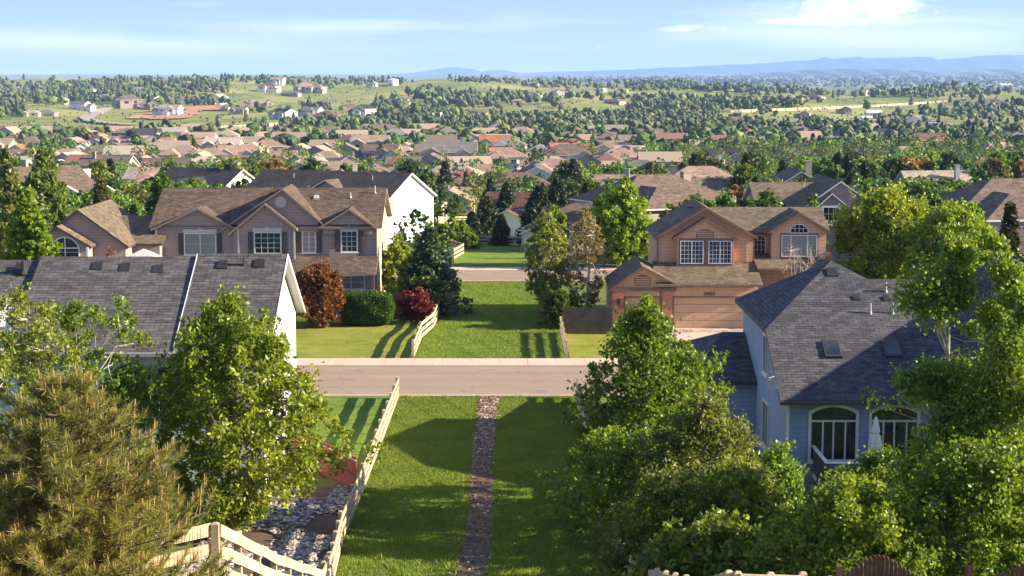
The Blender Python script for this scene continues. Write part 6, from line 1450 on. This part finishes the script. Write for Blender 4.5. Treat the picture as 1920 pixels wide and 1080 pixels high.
for a, b, c in FOOT:
    if b < 1100: grid_f.setdefault((int(a // 30), int(b // 30)), []).append((a, b, c))
def okt(x, y, m=.62):
    i, j = int(x // 30), int(y // 30)
    for di in (-1, 0, 1):
        for dj in (-1, 0, 1):
            for a, b, c in grid_f.get((i + di, j + dj), ()):
                if (x - a) ** 2 + (y - b) ** 2 < (c * m) ** 2: return False
    return all((x - a) ** 2 + (y - b) ** 2 > c * c for a, b, c in hand)
def pick(con=.2):
    r = tr_.random()
    if r < con: return 'dark conifer', (.04 + tr_.random() * .02, .065 + tr_.random() * .015, .03), tr_.choice([6, 7, 8])
    t = tr_.random() * 99; s = 0
    for n, c, w_ in COLS:
        s += w_
        if t <= s: break
    j = tr_.uniform(1.15, 1.6); return n, tuple(q * j for q in c), tr_.randrange(6)
ntry = 0
while ntry < 11500:
    ntry += 1; y = math.sqrt(tr_.uniform(162 ** 2, 930 ** 2)); t = tr_.uniform(-.35, .35); x = t * y
    if tr_.random() > ((.6 if y < 480 else .4) if t < -.02 else (.6 if t < .1 else .92)): continue
    if abs(x + 1) < 8.5 and y < 262: continue
    if not okt(x, y): continue
    n, c, k_ = pick(.16 if t < 0 else .2); h = 4.0 + 5.4 * tr_.random() ** 1.6 + (1.2 if t > .1 and y > 250 else 0)
    if y < 300: h = min(h, 6.6)
    tpx = 960 + FPX * x / y; tpy = 540 - FPX * tan(math.atan((H(x, y) + h - CAMZ) / y) + PITCH)
    if any(abs(tpx - a) < w_ * .5 and y < yh and tpy < b + 40 for a, b, w_, yh in SIGHT[:2]): continue
    if any(abs(tpx - a) < w_ * .42 and y < yh and tpy < b + 4 for a, b, w_, yh in SIGHT) and tr_.random() < (.85 if tpx < 1250 else .6): continue
    TREES.append((x, y, h, n, c, k_))
# a few where nearer rooftops need neighbours
for px, y in ((1130, 172), (1150, 185), (1330, 190), (1360, 176), (1440, 200), (1700, 150), (1740, 165), (1660, 190), (1850, 140), (1905, 150), (1780, 180), (330, 165), (250, 176), (140, 178), (95, 190), (1290, 215), (620, 250), (700, 262), (1100, 190), (1070, 240)):
    if okt(WX(px, 400, y), y): n, c, k_ = pick(.2); TREES.append((WX(px, 400, y), y, tr_.uniform(4.5, 7), n, c, k_))
TREES.sort(key=lambda q: -(q[2] / q[1]) if abs(q[0] / q[1]) < .31 else 1)
NIND = 300 - sum(1 for o in C.objects if o.parent is None and o.get('category') == 'tree')
ind, rest = TREES[:NIND], TREES[NIND:]
TL = {}
for x, y, h, n, c, k_ in ind:
    nm = 'conifer_tree' if n == 'dark conifer' else 'tree'; s = h / 8.0 * tr_.uniform(.92, 1.08)
    r = empty(nm, (x, y, H(x, y) - .1), 'tree', 'tree', 'trees among the rooftops', tr_.uniform(0, 6.3), (s, s * tr_.uniform(.9, 1.1), h / 8.0)); a, b = TP[k_]
    link('trunk', a, r); link('crown', b, r, color=c)
    bd = next(i for i, (p, q) in enumerate(bands) if p <= y < q); TL.setdefault((n, bd), []).append((x / y, r))
tb_n = ['right behind the second road', 'among the second row of roofs'] + [f'among the {ORD[i]} row of roofs' for i in range(3, 12)]
for (n, bd), L in TL.items():
    L.sort(key=lambda q: q[0])
    for i, (_, r) in enumerate(L):
        pw_ = 'the only one there' if len(L) == 1 else ('leftmost of its shade' if i == 0 else ('rightmost of its shade' if i == len(L) - 1 else ordw(i + 1) + ' of its shade from left'))
        r['label'] = f"{n}{'' if n == 'dark conifer' else ' leafy tree'} {tb_n[min(bd, 10)]}, {pw_}"
# the rest, and the woods on the hills, as one mass
def dens(px, py):
    if py > 243: return .5 if px > 960 else .3
    if px < 430:
        if py < 200: return .68
        if px < 50: return .5
        return .015 if py < 236 else .3
    if px < 700:
        if py < 160: return .6
        if py < 200: return .06
        return .12 if py < 228 else .6
    if px < 960:
        if py < 162: return .55
        if py < 180: return .16
        return .75
    if px < 1180: return .52 if py > 160 else .7
    if px < 1440:
        if 172 < py < 188 and px < 1320: return .04
        return .9
    if py < 184: return .85
    if px > 1800: return .4
    if py < 200: return .22
    return .16
fx = []
rg = np.random.default_rng(31)
for _ in range(11500):
    px, py = rg.uniform(-160, 2080), 150 + 104 * rg.random() ** 1.25
    d = dens(px, py); x, y, z = G(px, py)
    if y > 4200 or y < 960: continue
    cl = .5 + .27 * (math.sin(x / 83 + y / 150) + math.sin(x / 51 - y / 97 + 2) * .9 + math.sin(x / 131 + 1.7) * math.sin(y / 140) + .45 * math.sin(x / 17 + y / 37))
    p = .95 if cl > 1.06 - d * .98 else .035 * (d > .1)
    if rg.random() > p * (.75 if y < 2200 else 1): continue
    fx.append((x, y))
for x, y in fx:
    con = tr_.random() < .28; h = tr_.uniform(5.5, 13) if y > 1500 else tr_.uniform(4.5, 9); j = tr_.uniform(1.1, 1.7)
    rest.append((x, y, h, '', tuple(q * j for q in ((.045, .068, .035) if con else tr_.choice([(.075, .115, .04), (.06, .095, .035), (.10, .13, .05), (.09, .10, .05)]))), 7 if con else 1))
PHI = (1 + 5 ** .5) / 2
ICOV = np.array([(-1, PHI, 0), (1, PHI, 0), (-1, -PHI, 0), (1, -PHI, 0), (0, -1, PHI), (0, 1, PHI), (0, -1, -PHI), (0, 1, -PHI), (PHI, 0, -1), (PHI, 0, 1), (-PHI, 0, -1), (-PHI, 0, 1)]) / math.hypot(1, PHI)
ICOF = np.array([(0, 11, 5), (0, 5, 1), (0, 1, 7), (0, 7, 10), (0, 10, 11), (1, 5, 9), (5, 11, 4), (11, 10, 2), (10, 7, 6), (7, 1, 8), (3, 9, 4), (3, 4, 2), (3, 2, 6), (3, 6, 8), (3, 8, 9), (4, 9, 5), (2, 4, 11), (6, 2, 10), (8, 6, 7), (9, 8, 1)])
def mass_far(L):
    rg = np.random.default_rng(18); Vs, Fs, Ts, nb = [], [], [], 0
    for x, y, h, n, c, k_ in L:
        con = k_ >= 6; z0 = HZ[(x, y)]
        for b in range(3):
            if con: r, cz, zr, dx = h * (.30 - .08 * b), h * (.25 + .26 * b), h * .26, 0
            else: r, cz, zr, dx = h * rg.uniform(.22, .36), h * rg.uniform(.35, .72), h * rg.uniform(.24, .32), h * .25
            V = ICOV * rg.uniform(.72, 1.3, (12, 1)) * [r, r, zr] + [x + rg.uniform(-dx, dx), y + rg.uniform(-dx, dx), z0 + cz]
            Vs.append(V); Fs.append(ICOF + nb); nb += 12; g_ = rg.uniform(.8, 1.25) * (.72 if y < 1000 else 1.0); Ts.append(np.tile([*(q * g_ for q in c), 1], (12, 1)))
    return link('woodland', rawmesh('woodland', np.concatenate(Vs), F3=np.concatenate(Fs), mat=M['mass'], tint=np.concatenate(Ts)))
def mass(L):
    rg = np.random.default_rng(8); Vs, Ts = [], []
    for x, y, h, n, c, k_ in L:
        q = 230 if y < 620 else (80 if y < 1050 else (34 if y < 2000 else 22)); s = .46 if y < 620 else (.85 if y < 1050 else (1.35 if y < 2000 else 1.9))
        con = k_ >= 6; t = rg.random(q) ** (1.2 if con else .8); R = h * ((.27 if con else .42) if y < 1050 else (.36 if con else .55)); a = rg.uniform(0, 2 * pi, q)
        pr = (1 - t) ** .8 * .95 + .08 if con else np.sin(pi * np.clip(t, .02, 1) ** .75) ** .7
        lob = 1 + .3 * np.sin(2 * a + x) + .25 * np.sin(3 * a + 5 * t + y)
        r = R * pr * lob * (.35 + .65 * rg.random(q) ** .5); P = np.column_stack([x + r * np.cos(a), y + r * np.sin(a), (h * (.1 + .9 * t))]); P[:, 2] += HZ[(x, y)]
        N = np.column_stack([np.cos(a), np.sin(a), np.full(q, .5)]); V, _ = leafquads(P, N, s, rg, 1.2 if not con else 1.5, .2); Vs.append(V); Ts.append(np.tile([*c, 1], (len(V), 1)))
    V = np.concatenate(Vs); o = link('woodland', rawmesh('woodland', V, F4=np.arange(len(V)).reshape(-1, 4), mat=M['mass'], tint=np.concatenate(Ts))); return o
A = np.array([(q[0], q[1]) for q in rest]); ZZ = Hs(A[:, 0], A[:, 1]); HZ = {(q[0], q[1]): z for q, z in zip(rest, ZZ)}
tag(mass([q for q in rest if q[1] < 720]), 'trees beyond counting among the far roofs', 'woodland', kind='stuff')
tag(mass_far([q for q in rest if q[1] >= 720]), 'dark woods and scattered trees over the hills', 'woodland', kind='stuff')
# scrub on the hillsides
sc_ = []
for _ in range(3500):
    px, py = rg.uniform(0, 1920), rg.uniform(156, 245); x, y, z = G(px, py)
    if 950 < y < 4200 and math.sin(px * .05) * math.sin(py * .3 + px * .01) > -.1: sc_.append((x, y, tr_.uniform(1.2, 2.6), '', (.07, .095, .04), 1))
A = np.array([(q[0], q[1]) for q in sc_]); ZZ = Hs(A[:, 0], A[:, 1]); HZ = {(q[0], q[1]): z for q, z in zip(sc_, ZZ)}
o = mass_far(sc_); o.name = 'scrub'; tag(o, 'low scrub dotted over the hill meadows', 'scrub', kind='stuff')
# far town in the plain: tiny pale houses and dark trees
mb = MB(); V = []; rg2 = random.Random(4)
for _ in range(1500):
    px = rg2.uniform(1120, 2000); py = rg2.gauss(156, 3.2) if px > 1500 else rg2.gauss(151.5, 1.2)
    if not 145 < py < 166 or (1400 < px < 1500): continue
    x, y, z = G(px, py)
    if y < 4600 or y > 14000: continue
    s = rg2.uniform(5, 9) * y / 7000; mb.box(x - s, x + s, y - s, y + s, z - 3, z + s * .9, 0 if rg2.random() < .45 else (1 if rg2.random() < .5 else 2))
o = mb.build('far_town', [M['tr_white'], M['conc'], M['tr_brown']]); tag(o, 'hazy sprinkle of tiny houses out on the plain', 'town', kind='stuff')
tw = []
for _ in range(1300):
    px, py = rg2.uniform(1000, 2000), rg2.gauss(154, 5)
    if not 138 < py < 168: continue
    x, y, z = G(px, py)
    if 4600 < y < 16000: tw.append((x, y, rg2.uniform(9, 15) * max(1, y / 6000), '', (.06, .08, .045), 1))
A = np.array([(q[0], q[1]) for q in tw]); ZZ = Hs(A[:, 0], A[:, 1]); HZ = {(q[0], q[1]): z for q, z in zip(tw, ZZ)}
o = mass_far(tw); o.name = 'plain_trees'; tag(o, 'dark specks of trees out on the plain', 'woodland', kind='stuff')
# ================================================================ mountains, sky, light, camera
def ridge(name, ctrl, Y, depth, base, seed, col, amp, label):
    m, nt, out = newmat(name + '_rock'); k = NT(nt); f = k.noise(pos(k), .0006, 6, .6)
    princ(k, out, k.mix(k.maprange(f, .35, .65, 0, 1), tuple(c * .75 for c in col), tuple(c * 1.2 for c in col)), .95, spec=0)
    xs = np.linspace(ctrl[0][0], ctrl[-1][0], 260); pk = np.interp(xs, [c[0] for c in ctrl], [c[1] for c in ctrl])
    X = (xs - 960) / FPX * Y; Zt = np.array([WZ(p, Y) for p in pk]); n = len(xs)
    wob = sum(np.sin(xs * f_ + ph) * a for f_, ph, a in ((.05, 1 + seed, .35), (.11, 2, .3), (.23, seed, .22), (.51, 4, .12)))
    rows = []; K = 13
    for j in range(K):
        t = j / (K - 1); s = 1 - abs(2 * t - 1)          # 0 at feet, 1 at crest
        z = base + (Zt - base) * s ** .8 + amp * wob * (s * (1.3 - s)) + amp * .5 * np.sin(xs * .17 + j * 1.7) * s * (1 - s) * 3
        rows.append(np.column_stack([X * (1 + (t - .5) * depth / Y), np.full(n, Y + (t - .5) * depth) + 250 * np.sin(xs * .09 + j), z]))
    V = np.concatenate(rows); idx = np.arange(K * n).reshape(K, n); F = np.stack([idx[:-1, :-1], idx[:-1, 1:], idx[1:, 1:], idx[1:, :-1]], -1).reshape(-1, 4)
    o = link(name, rawmesh(name, V, F4=F, mat=m)); tag(o, label, kind='structure')
ridge('mountains', [(1000, 141), (1100, 134), (1200, 129), (1285, 125), (1400, 120), (1480, 115), (1520, 112), (1545, 105.5), (1562, 110), (1600, 107), (1640, 109), (1700, 107), (1735, 108), (1752, 112), (1800, 108), (1840, 104), (1920, 102), (2100, 98), (2500, 105), (2900, 130)], 26000, 5000, -30, 2, (.05, .07, .08), 25, 'long blue mountain range on the right horizon')
ridge('mountains', [(600, 146), (700, 141), (780, 136), (850, 125), (885, 129), (905, 135), (920, 131), (942, 131), (975, 137), (1050, 134), (1200, 130), (1500, 128)], 31000, 4000, -30, 5, (.07, .09, .08), 15, 'faint farther mountains left of the main range')
# mesas in the plain
ridge('mesa', [(1380, 141), (1450, 135), (1510, 131), (1560, 129.5), (1640, 130), (1705, 131), (1730, 137), (1760, 141)], 17500, 1500, -10, 3, (.09, .11, .05), 5, 'dark low mesa in the plain')
ridge('mesa', [(1660, 144), (1750, 138), (1800, 134), (1850, 130), (1900, 130), (1990, 129), (2200, 132), (2500, 142)], 15500, 2200, -10, 7, (.17, .18, .09), 6, 'pale green bluff at the right edge of the plain')
# haze
mb = MB(); mb.box(-22000, 22000, -400, 35500, -75, 420); hz = mb.build('haze', M['black']); hz.data.materials.clear()
m = D.materials.new('haze_air'); m.use_nodes = True; nt = m.node_tree; nt.nodes.clear(); o_ = nt.nodes.new('ShaderNodeOutputMaterial'); v = nt.nodes.new('ShaderNodeVolumePrincipled')
v.inputs['Color'].default_value = (.36, .57, 1.0, 1); v.inputs['Density'].default_value = HAZE; v.inputs['Anisotropy'].default_value = 0.0
nt.links.new(v.outputs[0], o_.inputs['Volume']); hz.data.materials.append(m); tag(hz, 'thin blue air', 'haze', kind='stuff')
# sun and sky
SEL, SAZ = radians(22.6), radians(94)      # elevation; azimuth clockwise from +Y (toward +X)
sd = D.lights.new('sun', 'SUN'); sd.energy = SUN; sd.angle = radians(.5); sd.color = (1, .865, .64)
so = D.objects.new('sun', sd); C.objects.link(so); from mathutils import Vector
dv = Vector((sin(SAZ) * cos(SEL), cos(SAZ) * cos(SEL), sin(SEL))); so.rotation_euler = dv.to_track_quat('Z', 'Y').to_euler(); so.location = (60, 0, 60)
w = D.worlds.new('World'); bpy.context.scene.world = w; w.use_nodes = True; nt = w.node_tree; nt.nodes.clear(); k = NT(nt)
out = k.n('ShaderNodeOutputWorld'); bg = k.n('ShaderNodeBackground'); sky = k.n('ShaderNodeTexSky', sky_type='NISHITA', sun_disc=False)
sky.sun_elevation = SEL; sky.sun_rotation = SAZ; sky.altitude = 1800; sky.air_density = 1.0; sky.dust_density = .3; sky.ozone_density = 2.5
tc = k.n('ShaderNodeTexCoord'); sep = k.n('ShaderNodeSeparateXYZ'); k.l(tc.outputs['Generated'], sep.inputs[0])
zz = k.math('ADD', k.math('MULTIPLY', k.math('MAXIMUM', sep.outputs[2], 0.0), 2.2), .42); cmb = k.n('ShaderNodeCombineXYZ'); k.l(sep.outputs[0], cmb.inputs[0]); k.l(sep.outputs[1], cmb.inputs[1]); k.l(zz, cmb.inputs[2])
nv = k.n('ShaderNodeVectorMath', operation='NORMALIZE'); k.l(cmb.outputs[0], nv.inputs[0]); k.l(nv.outputs[0], sky.inputs[0])
# clouds: x = azimuth, e = elevation
az = k.math('ARCTAN2', sep.outputs[0], sep.outputs[1]); el = sep.outputs[2]
cv = k.n('ShaderNodeCombineXYZ'); k.l(k.math('MULTIPLY', az, 95.0), cv.inputs[0]); k.l(k.math('MULTIPLY', el, 190.0), cv.inputs[1])
nz = k.noise(cv.outputs[0], 1.0, 9, .58)
def spot(px, py, sx, sy, amp):
    a0 = atan((px - 960) / FPX); e0 = atan((540 - py) / FPX) - PITCH
    dx = k.math('DIVIDE', k.math('SUBTRACT', az, a0), sx / FPX); dy = k.math('DIVIDE', k.math('SUBTRACT', el, e0), sy / FPX)
    return k.math('MULTIPLY', k.math('EXPONENT', k.math('MULTIPLY', k.math('ADD', k.math('MULTIPLY', dx, dx), k.math('MULTIPLY', dy, dy)), -1.0)), amp)
def total(L):
    s = None
    for q in L: s = q if s is None else k.math('ADD', s, q)
    return s
puff = total([spot(*q) for q in ((1560, 14, 95, 34, .66), (1500, 40, 45, 9, .38), (1662, 14, 34, 22, .5), (1310, 52, 85, 8, .5), (1250, 58, 40, 6, .35), (1128, 88, 22, 9, .5), (1440, 40, 30, 6, .35), (1400, 15, 30, 12, .25), (1740, 16, 80, 22, .36), (1600, 45, 160, 12, .25), (1900, 2, 60, 10, .35))])
pm = k.maprange(k.math('ADD', nz, puff), .84, 1.18, 0, 1)
cv2 = k.n('ShaderNodeCombineXYZ'); k.l(k.math('MULTIPLY', az, 9.0), cv2.inputs[0]); k.l(k.math('MULTIPLY', el, 90.0), cv2.inputs[1])
nz2 = k.noise(cv2.outputs[0], 1.0, 7, .6)
veil = total([spot(*q) for q in ((150, 88, 420, 34, .30), (680, 50, 190, 16, .26), (500, 95, 350, 16, .2), (1700, 60, 420, 60, .30), (1500, 75, 260, 20, .16), (950, 40, 90, 22, .14))])
vm = k.math('MULTIPLY', k.maprange(k.math('ADD', k.math('MULTIPLY', nz2, .8), veil), .47, .82, 0, 1), .55)
vm = k.math('MINIMUM', k.math('ADD', vm, k.math('MULTIPLY', k.math('EXPONENT', k.math('MULTIPLY', k.math('MAXIMUM', el, 0.0), -70.0)), .6)), .9)
gain = k.mix(1.0, sky.outputs[0], SKYTINT, 'MULTIPLY')
c = k.mix(vm, gain, VEIL); c = k.mix(k.math('MULTIPLY', pm, .9), c, PUFF)
k.l(c, bg.inputs[0]); bg.inputs[1].default_value = SKY; k.l(bg.outputs[0], out.inputs[0])
cd = D.cameras.new('camera'); cam = D.objects.new('camera', cd); C.objects.link(cam); cd.sensor_width = 36; cd.lens = FPX / 1920 * 36; cd.clip_start = 1; cd.clip_end = 80000
cam.location = (0, 0, CAMZ); cam.rotation_euler = (pi / 2 - PITCH, 0, 0); sc = bpy.context.scene; sc.camera = cam
sc.view_settings.view_transform = 'Standard'; sc.view_settings.look = 'None'; sc.view_settings.gamma = 1; sc.view_settings.exposure = EXPO
sc.render.resolution_x, sc.render.resolution_y = 1024, 576
sc.cycles.max_bounces = 7; sc.cycles.diffuse_bounces = 3; sc.cycles.glossy_bounces = 2; sc.cycles.transmission_bounces = 4; sc.cycles.transparent_max_bounces = 4; sc.cycles.volume_bounces = 1
sc.cycles.sample_clamp_indirect = 6
